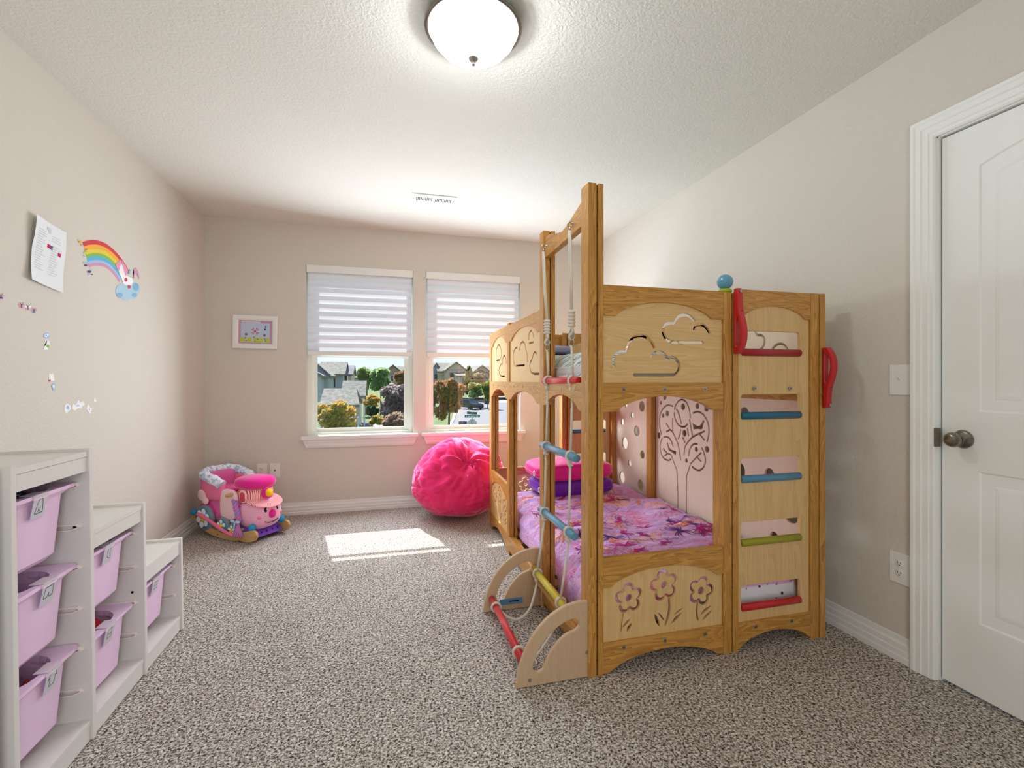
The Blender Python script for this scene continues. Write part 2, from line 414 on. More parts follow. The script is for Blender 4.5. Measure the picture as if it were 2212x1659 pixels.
# blinds: layered sheer vanes
k = N('sheer_vane_fabric'); df = k.n('ShaderNodeBsdfDiffuse'); df.inputs[0].default_value = srgb(226, 232, 244)
tr = k.n('ShaderNodeBsdfTranslucent'); tr.inputs[0].default_value = srgb(240, 243, 250); mx = k.n('ShaderNodeMixShader'); mx.inputs[0].default_value = 0.11
k.l(df.outputs[0], mx.inputs[1]); k.l(tr.outputs[0], mx.inputs[2]); k.l(mx.outputs[0], k.out.inputs[0]); M['vane'] = k.m
def blind(W, label):
    x0, x1, z0, z1 = W; top, bot = z1 - .055, 1.375
    e_ = tag(empty('window_blind', ((x0+x1)/2, YB+.02, z1)), label, 'blind', 'layered blinds drawn halfway over the windows')
    inv = Matrix.Translation(-Vector(e_.location))
    def part(name, bm, mat, sm=False):
        bmesh.ops.transform(bm, matrix=inv, verts=bm.verts[:]); return obj(name, bm, mat, e_, sm)
    part('headrail', B((x0+.004, YB-.012, z1-.062), (x1-.004, YB+.06, z1-.001), .004), M['white'])
    bm = bmesh.new(); nv = 10; p = (top - bot)/nv
    for i in range(nv):
        za = bot + p*i; prof = []
        for q in range(9):
            s = q/8; prof.append((YB + .040 - .026*math.sin(s*PI*.80), za - .010 + (p+.012)*s))
        rows = [[bm.verts.new((x, y, z)) for x in (x0+.014, x1-.014)] for y, z in prof]
        for a, b in zip(rows, rows[1:]):
            f = bm.faces.new((a[0], a[1], b[1], b[0])); f.smooth = True
    part('vane_fabric', bm, M['vane'])
    part('bottom_rail', B((x0+.012, YB+.012, 1.338), (x1-.012, YB+.040, 1.374), .006), M['white'])
blind(W1, 'white layered blind half lowered over the left window, beside the framed flower picture')
blind(W2, 'white layered blind half lowered over the right window, partly behind the bunk bed')

# door in the right wall
dr = struct(empty('door_1', (XR, (DY0+DY1)/2, 0)))
inv = Matrix.Translation(-Vector(dr.location))
def dpart(name, bm, mat, parent=dr, sm=False):
    bmesh.ops.transform(bm, matrix=inv, verts=bm.verts[:]); return obj(name, bm, mat, parent, sm)
DXF = XR + .012     # door face
# casing, profile in (distance from opening, thickness)
CP = [(0, 0), (0, .010), (.006, .014), (.016, .014), (.020, .017), (.040, .017), (.045, .021), (.062, .021), (.067, .024), (.078, .024), (.078, 0)]
def casing_bm():
    bm = bmesh.new(); rings = []
    for c, t in CP:
        rings.append([bm.verts.new(p) for p in [(XR-t, DY0-c, 0), (XR-t, DY0-c, DZ+c), (XR-t, DY1+c, DZ+c), (XR-t, DY1+c, 0)]])
    for a, b in zip(rings, rings[1:]):
        for i in range(3): bm.faces.new((a[i], a[i+1], b[i+1], b[i]))
    for i in (0, 3): bm.faces.new([r[i] for r in rings])
    bmesh.ops.recalc_face_normals(bm, faces=bm.faces[:]); return bm
dpart('casing', casing_bm(), M['door'])
bm = bmesh.new()   # jamb with stop
bx(bm, (XR, DY1-.004, 0), (XR+.10, DY1, DZ)); bx(bm, (XR, DY0, 0), (XR+.10, DY0+.004, DZ)); bx(bm, (XR, DY0, DZ-.004), (XR+.10, DY1, DZ)); 
dpart('jamb', bm, M['door'])
# slab with two raised-moulding plank panels (top one cambered)
SY0, SY1, SZ1 = DY0+.008, DY1-.009, DZ-.009
def camber(y, z, amt=.055):
    c = (SY0+SY1)/2; hw = (SY1-SY0)/2 - .11; return z + amt*(1 - ((y-c)/hw)**2)
bm = bmesh.new()
px0, px1 = SY0+.115, SY1-.115
ny = 16; ysl = [px0 + (px1-px0)*i/ny for i in range(ny+1)]
def outl(za, zb, cam_, ins):
    lo = [(px0+ins + (px1-px0-2*ins)*i/ny, za+ins) for i in range(ny+1)]
    hi = [(px0+ins + (px1-px0-2*ins)*i/ny, (camber(px0 + (px1-px0)*i/ny, zb) if cam_ else zb) - ins) for i in range(ny+1)]
    return lo + hi[::-1]
pan = [(0.268, 0.803, False), (1.013, 1.877, True)]
t = []
prof = [(0, 0), (.010, .007), (.020, .009), (.034, .009), (.046, .003), (.058, .001)]
for za, zb, cm in pan:
    rings = [[bm.verts.new((DXF + d, y, z)) for y, z in outl(za, zb, cm, ins)] for ins, d in prof]
    for a, b in zip(rings, rings[1:]):
        for i in range(len(a)):
            bm.faces.new((a[i], a[(i+1) % len(a)], b[(i+1) % len(a)], b[i]))
    r = rings[-1]; n = ny+1
    # plank grooves: split the flat field into vertical strips
    for i in range(ny):
        lo0, lo1, hi1, hi0 = r[i], r[i+1], r[2*n-2-i], r[2*n-1-i]
        bm.faces.new((lo0, lo1, hi1, hi0))
# face around the panels
def q4(p): bm.faces.new([bm.verts.new((DXF, y, z)) for y, z in p])
q4([(SY0, 0.012), (px0, 0.012), (px0, SZ1), (SY0, SZ1)]); q4([(px1, 0.012), (SY1, 0.012), (SY1, SZ1), (px1, SZ1)])
q4([(px0, 0.012), (px1, 0.012), (px1, .268), (px0, .268)]); q4([(px0, .803), (px1, .803), (px1, 1.013), (px0, 1.013)])
for a, b in zip(ysl, ysl[1:]): q4([(a, camber(a, 1.877)), (b, camber(b, 1.877)), (b, SZ1), (a, SZ1)])
bmesh.ops.remove_doubles(bm, verts=bm.verts[:], dist=1e-5)
bx(bm, (DXF+.004, SY0, .012), (DXF+.038, SY1, SZ1))
# rims of the slab
bx(bm, (DXF, SY1-.0005, .012), (DXF+.01, SY1, SZ1)); bx(bm, (DXF, SY0, .012), (DXF+.01, SY0+.0005, SZ1)); bx(bm, (DXF, SY0, SZ1-.0005), (DXF+.01, SY1, SZ1))
gm = 1
for za, zb, cm in pan:
    for i in range(1, 5):
        y = px0+.058 + (px1-px0-.116)*i/5
        bx(bm, (DXF+.0002, y-.0022, za+.06), (DXF+.0035, y+.0022, (camber(y, zb) if cm else zb)-.06), 1)
bmesh.ops.recalc_face_normals(bm, faces=bm.faces[:])
dpart('door_leaf', bm, [M['door'], plain('door_plank_groove', srgb(176, 173, 168), 0.6)])
bm = bmesh.new(); ky, kz = 1.240, 0.912
lathe(bm, [(0, .0), (.032, 0), (.033, .004), (.028, .009), (.014, .012), (.012, .030), (.017, .036), (.025, .046), (.027, .056), (.024, .066), (.014, .072), (0, .073)], 28, align((DXF, ky, kz), (-1, 0, 0)) @ Matrix.Diagonal((1, 1.0, 1, 1)))
dpart('doorknob', bm, M['nickel'], dr, True)
dpart('strike_plate', B((XR-.012, DY1-.006, .875), (XR+.012, DY1+.006, .945), .003), M['nickel'])

# ------------------------------------------------------------------ switch and outlets
def plate(name, c, n, w_, h_, label, cat, kind, group=None):
    """c: centre on the wall; n: 'back' or 'right'"""
    e_ = tag(empty(name, c, 0 if n == 'back' else -PI/2), label, cat, group)
    bm = bmesh.new(); bx(bm, (-w_/2, -.006, -h_/2), (w_/2, -.0004, h_/2), 0, .0025); obj('cover_plate', bm, M['white'], e_)
    if kind == 'switch':
        box('toggle_slot', (-.005, -.0066, -.012), (.005, -.006, .012), M['runner'], e_)
        bm = bmesh.new(); prism(bm, [(-.006, -.004), (-.016, .008), (-.013, .012), (-.006, .007)], lambda a, b, t: Vector((-.0035+.007*t, a, b))); obj('toggle', bm, M['white'], e_)
        sz = (-.030, .030)
    elif kind == 'outlet':
        for s in (-1, 1):
            bm = bmesh.new(); lathe(bm, [(0, 0), (.0165, 0), (.0165, .002), (.0155, .0025), (0, .0025)], 24, align((0, -.006, s*.0195), (0, -1, 0)) @ Matrix.Diagonal((1, 1, 1, 1)))
            r = obj('receptacle', bm, M['white'], e_)
            bm = bmesh.new(); z = s*.0195
            bx(bm, (-.0075, -.0092, z-.001), (-.0055, -.0084, z+.008)); bx(bm, (.0050, -.0092, z-.001), (.0070, -.0084, z+.007)); cyl(bm, (0, -.0092, z-.007), (0, -.0084, z-.007), .0028, 10)
            obj('slot', bm, M['dark'], r)
        sz = (0,)
    else:
        bm = bmesh.new(); cyl(bm, (0, -.012, .0), (0, -.006, .0), .005, 12); obj('jack', bm, M['dark'], e_); sz = (.030, -.030)
    for z in sz:
        bm = bmesh.new(); cyl(bm, (0, -.0072, z), (0, -.0055, z), .003, 10); obj('screw', bm, M['runner'], e_)
    return e_
# the plates' local -y faces the room: back wall rz 0; right wall needs -y -> -x, rz = -90 deg
plate('light_switch', (XR, 1.448, 1.126), 'right', .080, .122, 'white toggle light switch on the wall beside the door', 'light switch', 'switch')
plate('wall_outlet', (XR, 1.448, .370), 'right', .080, .124, 'white double outlet low on the wall beside the door', 'outlet', 'outlet')
plate('wall_outlet', (-.970, YB, .378), 'back', .076, .118, 'white double outlet on the window wall above the plush rocker', 'outlet', 'outlet')
plate('cable_outlet', (-.872, YB, .378), 'back', .076, .118, 'white cable plate with one dark jack, beside the outlet above the rocker', 'wall plate', 'cable')

# ------------------------------------------------------------------ ceiling things
e_ = tag(empty('ceiling_vent', (.348, 3.493, H)), 'white slotted air vent in the ceiling in front of the windows', 'air vent')
bm = bmesh.new(); bx(bm, (-.158, -.078, -.008), (.158, .078, 0), 0, .003); obj('frame', bm, M['white'], e_)
bm = bmesh.new()
for i in range(11):
    for s in (-1, 1):
        x = s*.068 + (i-5)*.0108; bx(bm, (x-.0026, -.030, -.0086), (x+.0026, .030, -.0079))
obj('slots', bm, plain('vent_shadow', srgb(70, 68, 64), .8), e_)
for s in (-1, 1):
    bm = bmesh.new(); cyl(bm, (s*.146, 0, -.010), (s*.146, 0, -.007), .004, 10); obj('screw', bm, M['steel'], e_)
e_ = tag(empty('ceiling_light', (.318, 1.735, H)), 'frosted glass bowl ceiling light with nickel finial', 'ceiling light')
k = N('frosted_glass'); t1 = k.n('ShaderNodeBsdfTransparent'); t2 = k.n('ShaderNodeBsdfTranslucent'); t3 = k.n('ShaderNodeBsdfDiffuse'); em = k.n('ShaderNodeEmission')
t2.inputs[0].default_value = (.9, .9, .9, 1); t3.inputs[0].default_value = (.85, .86, .87, 1); em.inputs[0].default_value = (1, .98, .96, 1); em.inputs[1].default_value = .45
m1 = k.n('ShaderNodeMixShader'); m1.inputs[0].default_value = .35; m2 = k.n('ShaderNodeMixShader'); m2.inputs[0].default_value = .45; ad = k.n('ShaderNodeAddShader')
k.l(t3.outputs[0], m1.inputs[1]); k.l(t2.outputs[0], m1.inputs[2]); k.l(t1.outputs[0], m2.inputs[1]); k.l(m1.outputs[0], m2.inputs[2]); k.l(m2.outputs[0], ad.inputs[0]); k.l(em.outputs[0], ad.inputs[1]); k.l(ad.outputs[0], k.out.inputs[0])
bm = bmesh.new(); lathe(bm, [(.012, -.128), (.05, -.124), (.09, -.112), (.125, -.090), (.150, -.062), (.162, -.034), (.168, -.030)], 40); obj('glass_bowl', bm, k.m, e_, True)
bm = bmesh.new(); lathe(bm, [(0, -.002), (.13, -.002), (.165, -.010), (.178, -.022), (.178, -.028), (.166, -.032), (.160, -.024), (.12, -.012), (0, -.010)], 40); obj('ceiling_pan', bm, M['nickel'], e_, True)
bm = bmesh.new(); lathe(bm, [(0, -.160), (.006, -.158), (.007, -.152), (.004, -.147), (.004, -.144), (.012, -.142), (.018, -.135), (.020, -.128), (0, -.126)], 20); obj('finial', bm, M['steel'], e_, True)

# ------------------------------------------------------------------ bunk bed
bed = tag(empty('bunk_bed', (0, 0, 0)), 'natural wood play bunk bed with cloud, flower and tree cut-outs', 'bunk bed')
SH = 0.0225                                  # the open side runs a touch askew
def lx(y): return 0.744 + (y - 1.665)*SH     # outer face of the open side
BX1 = 1.868                                  # outer face at the wall side
YS = [(1.665, 1.733), (2.240, 2.300), (2.970, 3.032), (3.560, 3.625)]
def post(x0, x1, y0, y1, z1, screws=(), faces='xy'):
    """upright made of two boards with a shadow groove between them, rounded at the top"""
    bm = bmesh.new(); g = .006; d = .006; c = .004
    def pr(X0, X1, Y0, Y1): bx(bm, (X0, Y0, 0), (X1, Y1, z1), 0, c)
    xm, ym = (x0+x1)/2 + .006, (y0+y1)/2
    pr(x0, xm - g/2, y0, y1); pr(xm + g/2, x1, y0, y1)
    bx(bm, (xm - g/2, y0 + d, .002), (xm + g/2, y1 - d, z1 - .006), 1)
    o = obj('post', bm, [M['oak_z'], M['groove']], bed)
    for z in screws:
        bm = bmesh.new(); cyl(bm, (xm, y0 + d, z), (xm, y0 + d - .0015, z), .0032, 10); obj('screw', bm, M['dark'], o)
    return o
SCZ = [.06, .15, .27, .36, .62, .71, .98, 1.03, 1.33, 1.41]
post(lx(1.665), .807, 1.665, 1.735, 1.872, SCZ + [1.71, 1.84])
post(1.345, 1.416, 1.665, 1.735, 1.487, SCZ[:-1])
post(1.788, BX1, 1.665, 1.735, 1.503, SCZ)
post(lx(2.24)+.004, lx(2.24)+.066, *YS[1], 1.866, [.1, .2, .45, .6, 1.33, 1.71]); post(1.800, BX1, *YS[1], 1.487)
post(lx(2.97)+.003, lx(2.97)+.060, *YS[2], 1.495, [.3, .35, .6]); post(1.800, BX1, *YS[2], 1.487)
X0F = lx(3.56); DX = .022
post(X0F+.004, X0F+.062, *YS[3], 1.483); post(1.345+DX, 1.416+DX, *YS[3], 1.500, [.9, 1.0, 1.30, 1.42]); post(1.800, BX1, *YS[3], 1.487)

def arch_top(a0, a1, ztop, zend, zap, flat=.05, n=18, under=True):
    """board whose lower edge is arched: ends at zend, middle at zap"""
    L = a1 - a0; fl = flat*L
    lo = [(a0, zend)] + [(a0 + fl + (L-2*fl)*i/n, zend + (zap-zend)*(1-((2*i/n)-1)**2)**.75) for i in range(n+1)] + [(a1, zend)]
    return [(a1, ztop), (a0, ztop)] + lo
def frY(a, b, t): return Vector((a, t, b))                 # boards standing across the room
def frX(a, b, t): return Vector((t + a*SH, a, b))          # boards along the open side, t measured at a=0
def frXr(a, b, t): return Vector((t, a, b))                # boards along the wall side
def pxY(pts, ox, oy, s, y=1.676): 
    r = [on(ox + a/s, oy + b/s, 'y', y) for a, b in pts]; return [(p.x, p.z) for p in r]
Z7 = (1290, 580, 3.951); Z8 = (1290, 980, 3.319)
sm = lambda p, k=2: smooth2(p, k)
cloudA = [stroke(sm(pxY(p, *Z7)), .0125) for p in [
    [(148,835),(140,790),(150,745),(185,715),(225,710),(252,712),(255,690),(275,630),(320,580),(375,568),(430,588),(470,630),(490,672)],
    [(466,752),(478,730),(510,712),(545,712),(580,735),(603,772),(640,755),(680,775),(706,820),(700,870),(670,905),(640,908),(320,908)],
    [(900,632),(860,632),(700,632),(650,632),(600,612),(567,565),(565,510),(590,475),(630,462),(666,470),(676,440),(705,405),(750,393),(795,405),(832,445)],
    [(832,518),(842,492),(872,475),(908,482),(940,510),(964,552)]]]
def flower(cx, cz, R=.0345, rp=.0195, rot=90, broken=True, n=5):
    h = [arcpts(cx, cz, .0155, .0155, 0, 345, 20)[:-1] if True else None]
    for i in range(n):
        a = math.radians(rot + 360*i/n); px_, pz_ = cx + R*math.cos(a), cz + R*math.sin(a)
        d = math.degrees(a); h.append(stroke(arcpts(px_, pz_, rp, rp, d-105, d+105, 12), .0135, .45))
    return h
def lens(p, q, wd):
    p, q = Vector(p), Vector(q); d = q-p; nn = Vector((-d.y, d.x)).normalized(); out = []
    for i in range(9): s = i/8; out.append(tuple(p + d*s + nn*wd/2*math.sin(PI*s)**.8))
    for i in range(7, 0, -1): s = i/8; out.append(tuple(p + d*s - nn*wd/2*math.sin(PI*s)**.8))
    return out
def leafset(pts, wd): return [lens(a, b, wd) for a, b in pts]
P8 = lambda *p: pxY(p, *Z8)
flowersA = flower(*P8((230,1037))[0], rot=95) + flower(*P8((483,945))[0], rot=100, R=.037, rp=.0205) + flower(*P8((748,985))[0], rot=72)
flowersA += [stroke(sm(P8((188,1150),(178,1210),(172,1278))), .0035), lens(*P8((238,1185),(182,1250)), .010), lens(*P8((250,1215),(213,1278)), .012)]
flowersA += [stroke(sm(P8((517,1035),(522,1110),(508,1180),(490,1232))), .010, .5), lens(*P8((413,1150),(450,1242)), .013), lens(*P8((440,1140),(484,1200)), .006), lens(*P8((618,1105),(552,1158)), .007), lens(*P8((610,1140),(530,1222)), .012)]
flowersA += [stroke(sm(P8((724,1058),(715,1110),(717,1160),(726,1195))), .009, .4), lens(*P8((818,1088),(740,1160)), .012), lens(*P8((823,1124),(756,1196)), .011)]

def end_frame(y0, dx, s=1, screws=True, xl=None, rung_cols=None):
    """the flower/cloud bay plus the ladder bay; y0 = outer face, s = +1 when the outer face looks towards -y"""
    t = lambda d: y0 + s*d
    a0, a1 = (.807 if xl is None else xl), 1.345 + dx; b0, b1 = 1.416 + dx, (1.788 if xl is None else 1.800)
    sh = lambda polys: [[(p[0] + (dx if xl is None else 0), p[1]) for p in q] for q in polys]
    board = lambda nm, out, holes, d0, d1, m: cut(nm, out, holes, min(t(d0), t(d1)), max(t(d0), t(d1)), frY, M[m], bed)
    def bolts(xs_, z):
        for x in xs_:
            bm = bmesh.new(); cyl(bm, (x, t(.005), z), (x, t(.0015), z), .0085, 16); cyl(bm, (x, t(.002), z), (x, t(.0002), z), .0045, 10, 1)
            obj('bolt', bm, [M['steel'], M['nickel']], bed)
    # upper bay
    board('top_board', arch_top(a0, a1, 1.489, 1.373, 1.432, .10), [], .003, .027, 'oak_x')
    board('cloud_panel', [(a0+.001, 1.10), (a1-.001, 1.10), (a1-.001, 1.455), (a0+.001, 1.455)], sh(cloudA), .012, .024, 'ply_x')
    board('lower_guard_board', arch_top(a0, a1, 1.114, 1.003, 1.061, .10), [], .003, .030, 'oak_x')
    bolts([.893, 1.073, 1.256], 1.088)
    # flower bay
    board('top_board', arch_top(a0, a1, .444, .330, .389, .06), [], .003, .027, 'oak_x')
    board('flower_panel', [(a0+.001, .10), (a1-.001, .10), (a1-.001, .41), (a0+.001, .41)], sh(flowersA), .012, .024, 'ply')
    board('foot_board', arch_top(a0, a1, .120, .004, .064, .05), [], .003, .030, 'oak_x')
    bolts([.893, 1.073, 1.256], .095)
    # ladder bay
    board('top_board', arch_top(b0, b1, 1.502, 1.386, 1.438, .07), [], .003, .027, 'oak_x')
    def rr(xa, xb, za, zb, r=.012):
        return arcpts(xb-r, zb-r, r, r, 0, 90, 4) + arcpts(xa+r, zb-r, r, r, 90, 180, 4) + arcpts(xa+r, za+r, r, r, 180, 270, 4) + arcpts(xb-r, za+r, r, r, 270, 360, 4)
    sl = [(1.226, 1.331), (.960, 1.065), (.695, .798), (.430, .531), (.160, .266)]
    board('ladder_panel', [(b0+.001, .10), (b1-.001, .10), (b1-.001, 1.46), (b0+.001, 1.46)], [rr(1.437+dx, 1.741+dx, a, b) for a, b in sl], .010, .026, 'ply')
    for (a, b), c in zip(sl, rung_cols or ['dred', 'teal', 'blue', 'olive', 'red']):
        bm = bmesh.new(); cyl(bm, (1.4375+dx, t(.012), a+.0155), (1.7405+dx, t(.012), a+.0155), .0155, 18, 0, None, .003); obj('rung', bm, M[c], bed)
    board('foot_board', arch_top(b0, b1, .118, .012, .066, .02), [], .003, .030, 'oak_x')
    bolts([1.503+dx, 1.687+dx], .093); bolts([1.500+dx, 1.682+dx], 1.089)
end_frame(1.665, 0)
end_frame(3.625, DX, -1, xl=X0F+.062)

# open side
def sidecut(nm, out, holes, d0, d1, m): return cut(nm, out, holes, d0 + .744 - 1.665*SH, d1 + .744 - 1.665*SH, frX, M[m], bed)
def pxX(pts, ox=1040, oy=380, s=3.189):
    r = []
    for a, b in pts:
        d = ray(ox + a/s, oy + b/s); xo = .756
        # intersection with the slightly skewed side plane x = .756 + (y-1.665)*SH
        tt = (xo - 1.665*SH)/(d.x - d.y*SH); p = d*tt; r.append((p.y, p.z + CAMH))
    return r
def bay(nr, up, low):
    a0, a1 = YS[nr][1], YS[nr+1][0]
    if up is not None:
        sidecut('top_board', arch_top(a0, a1, 1.480, 1.373, 1.430, .08), [], .003, .024, 'oak_y')
        sidecut('cloud_panel', [(a0+.001, 1.10), (a1-.001, 1.10), (a1-.001, 1.455), (a0+.001, 1.455)], up, .010, .022, 'ply_x')
    sidecut('lower_guard_board', arch_top(a0, a1, 1.114, 1.003, 1.061, .08), [], .003, .028, 'oak_y')
    n = 3
    for i in range(n):
        y = a0 + (a1-a0)*(.17 + .33*i); x = lx(y)
        bm = bmesh.new(); cyl(bm, (x+.004, y, 1.088), (x+.0015, y, 1.088), .0085, 14); obj('bolt', bm, M['steel'], bed)
    if low == 'flower':
        sidecut('top_board', arch_top(a0, a1, .444, .335, .389, .06), [], .003, .024, 'oak_y')
        sc_ = (a1-a0)/(1.345-.807)
        hol = [[(a1 - (p[0]-.807)*sc_, p[1]) for p in q] for q in flowersA]
        sidecut('flower_panel', [(a0+.001, .10), (a1-.001, .10), (a1-.001, .41), (a0+.001, .41)], hol, .010, .022, 'ply')
        sidecut('foot_board', arch_top(a0, a1, .120, .004, .064, .05), [], .003, .028, 'oak_y')
    else:
        sidecut('foot_board', [(a0, .03), (a1, .03), (a1, .118), (a0, .118)], [], .003, .045, 'oak_y')
cB = [stroke(sm(p), .011) for p in [
    [(2.85,1.213),(2.885,1.245),(2.885,1.29),(2.85,1.32),(2.79,1.325)], [(2.735,1.30),(2.712,1.338),(2.665,1.350),(2.61,1.335),(2.59,1.295),(2.56,1.27),(2.553,1.23)], [(2.82,1.212),(2.75,1.212),(2.62,1.212)],
    [(2.535,1.35),(2.52,1.385),(2.485,1.396),(2.45,1.385),(2.435,1.355)], [(2.52,1.328),(2.48,1.328),(2.44,1.328)],
    [(2.335,1.158),(2.47,1.158),(2.51,1.19),(2.50,1.225),(2.465,1.235),(2.435,1.27),(2.405,1.275),(2.38,1.26)]]]
cC = [stroke(sm(p), .011) for p in [
    [(3.405,1.30),(3.405,1.345),(3.37,1.365),(3.33,1.382),(3.275,1.365),(3.242,1.34),(3.237,1.299),(3.258,1.273)], [(3.395,1.268),(3.35,1.268),(3.285,1.268)],
    [(3.20,1.238),(3.19,1.274),(3.146,1.294),(3.102,1.28),(3.075,1.238)], [(3.13,1.152),(3.265,1.152),(3.31,1.18),(3.31,1.21),(3.28,1.222),(3.235,1.240)]]]
bay(0, None, 'rail'); bay(1, cB, 'rail'); bay(2, cC, 'flower')
# the beam the rope ladder hangs from
hb = [on(1040+a/3.189, 380+b/3.189, 'x', .768) for a, b in [(505,520),(715,345)]]
zb0, zb1 = 1.735, 1.726
top = [(1.733, 1.842), (1.77, 1.832), (1.85, 1.812), (1.93, 1.792), (2.0, 1.786), (2.10, 1.806), (2.17, 1.826), (2.24, 1.832)]
sidecut('swing_beam', [(2.242, 1.730), (1.732, 1.737)] + top, [], .012, .042, 'oak_y')

# wall side: three bays of tall panels and clouds above
def wallcut(nm, out, holes, d0, d1, m): return cut(nm, out, holes, BX1 - d1, BX1 - d0, frXr, M[m], bed)
def circ(a, b, r): return arcpts(a, b, r, r, 0, 342, 19)
def pxW(pts, ox, oy, s, x=1.838): 
    r = [on(ox + a/s, oy + b/s, 'x', x) for a, b in pts]; return [(p.y, p.z) for p in r]
H3 = [((398,175),.038),((303,262),.024),((348,418),.040),((228,540),.047),((402,655),.030),((275,738),.026),((200,880),.045),((385,960),.042),((202,330),.027),((240,160),.020)]
holes3 = [circ(*pxW([c], 1300, 840, 4.607)[0], r) for c, r in H3]
TZ = (1400, 840, 7.539)
TS = [ # strokes of the tree, traced from the panel
    [(215,740),(192,640),(182,540),(190,430),(225,340),(280,275),(345,258),(400,282)],
    [(430,330),(440,280),(470,220),(520,175),(570,172),(625,220),(660,300),(680,380),(685,465)],
    [(425,390),(428,450),(450,520),(490,590),(550,622),(605,615),(638,575)],
    [(462,330),(495,390),(520,470),(538,560)],
    [(735,390),(790,368),(850,378),(910,430),(960,510),(990,620),(990,740),(960,855)],
    [(228,810),(200,870),(192,950),(205,1030),(235,1110),(280,1155),(335,1168),(370,1145)],
    [(255,785),(300,778),(345,800),(380,850),(405,935)],
    [(798,900),(750,892),(705,925),(670,1000),(658,1085)],
    [(875,965),(910,1040),(935,1130),(930,1210),(895,1290),(840,1330),(780,1322),(718,1270)],
    [(530,670),(520,740),(492,812)], [(640,655),(648,700),(658,760)],
    [(530,1150),(510,1020),(488,900),(440,790),(402,700),(352,662)], [(400,485),(398,580),(400,672)], [(300,570),(342,642)], [(300,695),(345,672)],
    [(585,1068),(592,985),(605,925),(680,820),(735,772),(915,690)], [(675,508),(695,620),(722,760)], [(565,795),(598,870)], [(845,745),(915,832)],
    [(484,1659),(476,1500),(470,1330),(420,1200),(376,1078),(320,1050)], [(250,980),(302,1040)], [(270,1088),(308,1060)],
    [(622,1659),(628,1420),(690,1220),(790,1110),(862,1040)], [(802,1118),(855,1175)]]
TS[19] = [(760,0)] and TS[19]
tree_h = []
for i, p in enumerate(TS):
    q = pxW(p, *TZ)
    if i in (19, 22): q = [(q[0][0], .22)] + q
    tree_h.append(stroke(sm(q) if len(q) > 2 and i not in (19, 22) else q, .0112 if i not in (19, 22) else .0095))
for c, r in [((208,225),.012),((270,135),.018),((310,400),.019),((243,435),.014),((172,760),.022),((567,290),.021),((590,722),.021),((800,280),.018),((948,318),.019),((783,985),.015),((958,985),.019),((622,1168),.013)]:
    tree_h.append(circ(*pxW([c], *TZ)[0], r))
tree_h.append(pxW([(725,560),(805,610),(845,595),(875,545),(890,505),(915,520),(905,555),(890,590),(885,650),(855,662),(820,650),(740,660)], *TZ))
tree_h.append(pxW([(318,868),(335,930),(368,990),(455,1018),(450,1082),(372,1022),(335,1010),(318,940),(302,880)], *TZ))
def wbay(nr, holes, up):
    a0, a1 = YS[nr][1], YS[nr+1][0]
    wallcut('wall_side_panel', [(a0+.001, .03), (a1-.001, .03), (a1-.001, 1.06), (a0+.001, 1.06)], holes, .018, .030, 'ply_lit')
    wallcut('guard_board', [(a0, 1.03), (a1, 1.03), (a1, 1.114), (a0, 1.114)], [], .010, .036, 'oak_y')
    wallcut('top_board', arch_top(a0, a1, 1.480, 1.373, 1.430, .08), [], .010, .030, 'oak_y')
    wallcut('cloud_panel', [(a0+.001, 1.10), (a1-.001, 1.10), (a1-.001, 1.455), (a0+.001, 1.455)], up, .018, .030, 'ply_lit')
def clouds_for(a0, a1): 
    s = (a1-a0)/(1.345-.807); return [[(a0 + (p[0]-.807)*s, p[1]) for p in q] for q in cloudA]
holes1 = [circ(y, z, r) for y, z, r in [(1.83,.93,.035),(1.98,.90,.028),(2.12,.95,.032),(1.86,.80,.03),(2.05,.79,.04),(1.95,.66,.03),(2.16,.64,.045),(1.82,.50,.045),(2.0,.46,.035),(2.14,.42,.025),(1.92,.36,.025)]]
wbay(0, holes1, clouds_for(YS[0][1], YS[1][0])); wbay(1, tree_h, clouds_for(YS[1][1], YS[2][0])); wbay(2, holes3, clouds_for(YS[2][1], YS[3][0]))
# slatted platforms that carry the mattresses
for z in (.105, 1.075):
    for i in range(12):
        y = 1.76 + i*.158; box('slat', (.79 + (y-1.665)*SH, y, z-.012), (1.825, y+.075, z), M['oak_x'], bed, .002)

# grab handles
def handle(x, zt, zb, flip, col):
    """D-shaped board handle standing out from the post towards -y; flip: wide loop at the top"""
    L = zt - zb; f = (lambda s: zt - L*s) if not flip else (lambda s: zb + L*s)
    y0 = 1.664
    prof = [(0, .004), (.0, .022), (.05, .030), (.22, .030), (.36, .036), (.50, .050), (.66, .058), (.80, .056), (.92, .044), (1, .026), (1, .004)]
    out = [(y0 - b, f(a)) for a, b in [prof[0]] + [tuple(q) for q in smooth2(prof[1:-1], 1)] + [prof[-1]]]
    ho = [(.42, .020), (.48, .027), (.60, .036), (.74, .038), (.86, .030), (.90, .020), (.86, .014), (.48, .014)]
    hole = [(y0 - b, f(a)) for a, b in smooth2(ho + [ho[0]], 1)[:-1]]
    o = cut('handle', out, [hole], x - .014, x + .013, frXr, M[col], bed, .004)
    for s in (.05, .36):
        bm = bmesh.new(); cyl(bm, (x, y0-.031, f(s)), (x, y0-.0325 - (.004 if s > .2 else 0), f(s)), .0055, 12); obj('screw', bm, M['steel'] if s < .2 else M['dark'], o)
handle(1.400, 1.500, 1.232, False, 'red'); handle(1.857, 1.266, 1.004, True, 'red')
bm = bmesh.new(); torus(bm, (1.378, 1.700, 1.497), (0, 0, 1), .019, .009, 28, 10); lathe(bm, [(0, 1.487), (.02, 1.487), (.02, 1.505), (0, 1.507)], 20, Matrix.Translation((1.378, 1.700, 0))); obj('finial_ring', bm, M['lime'], bed, True)
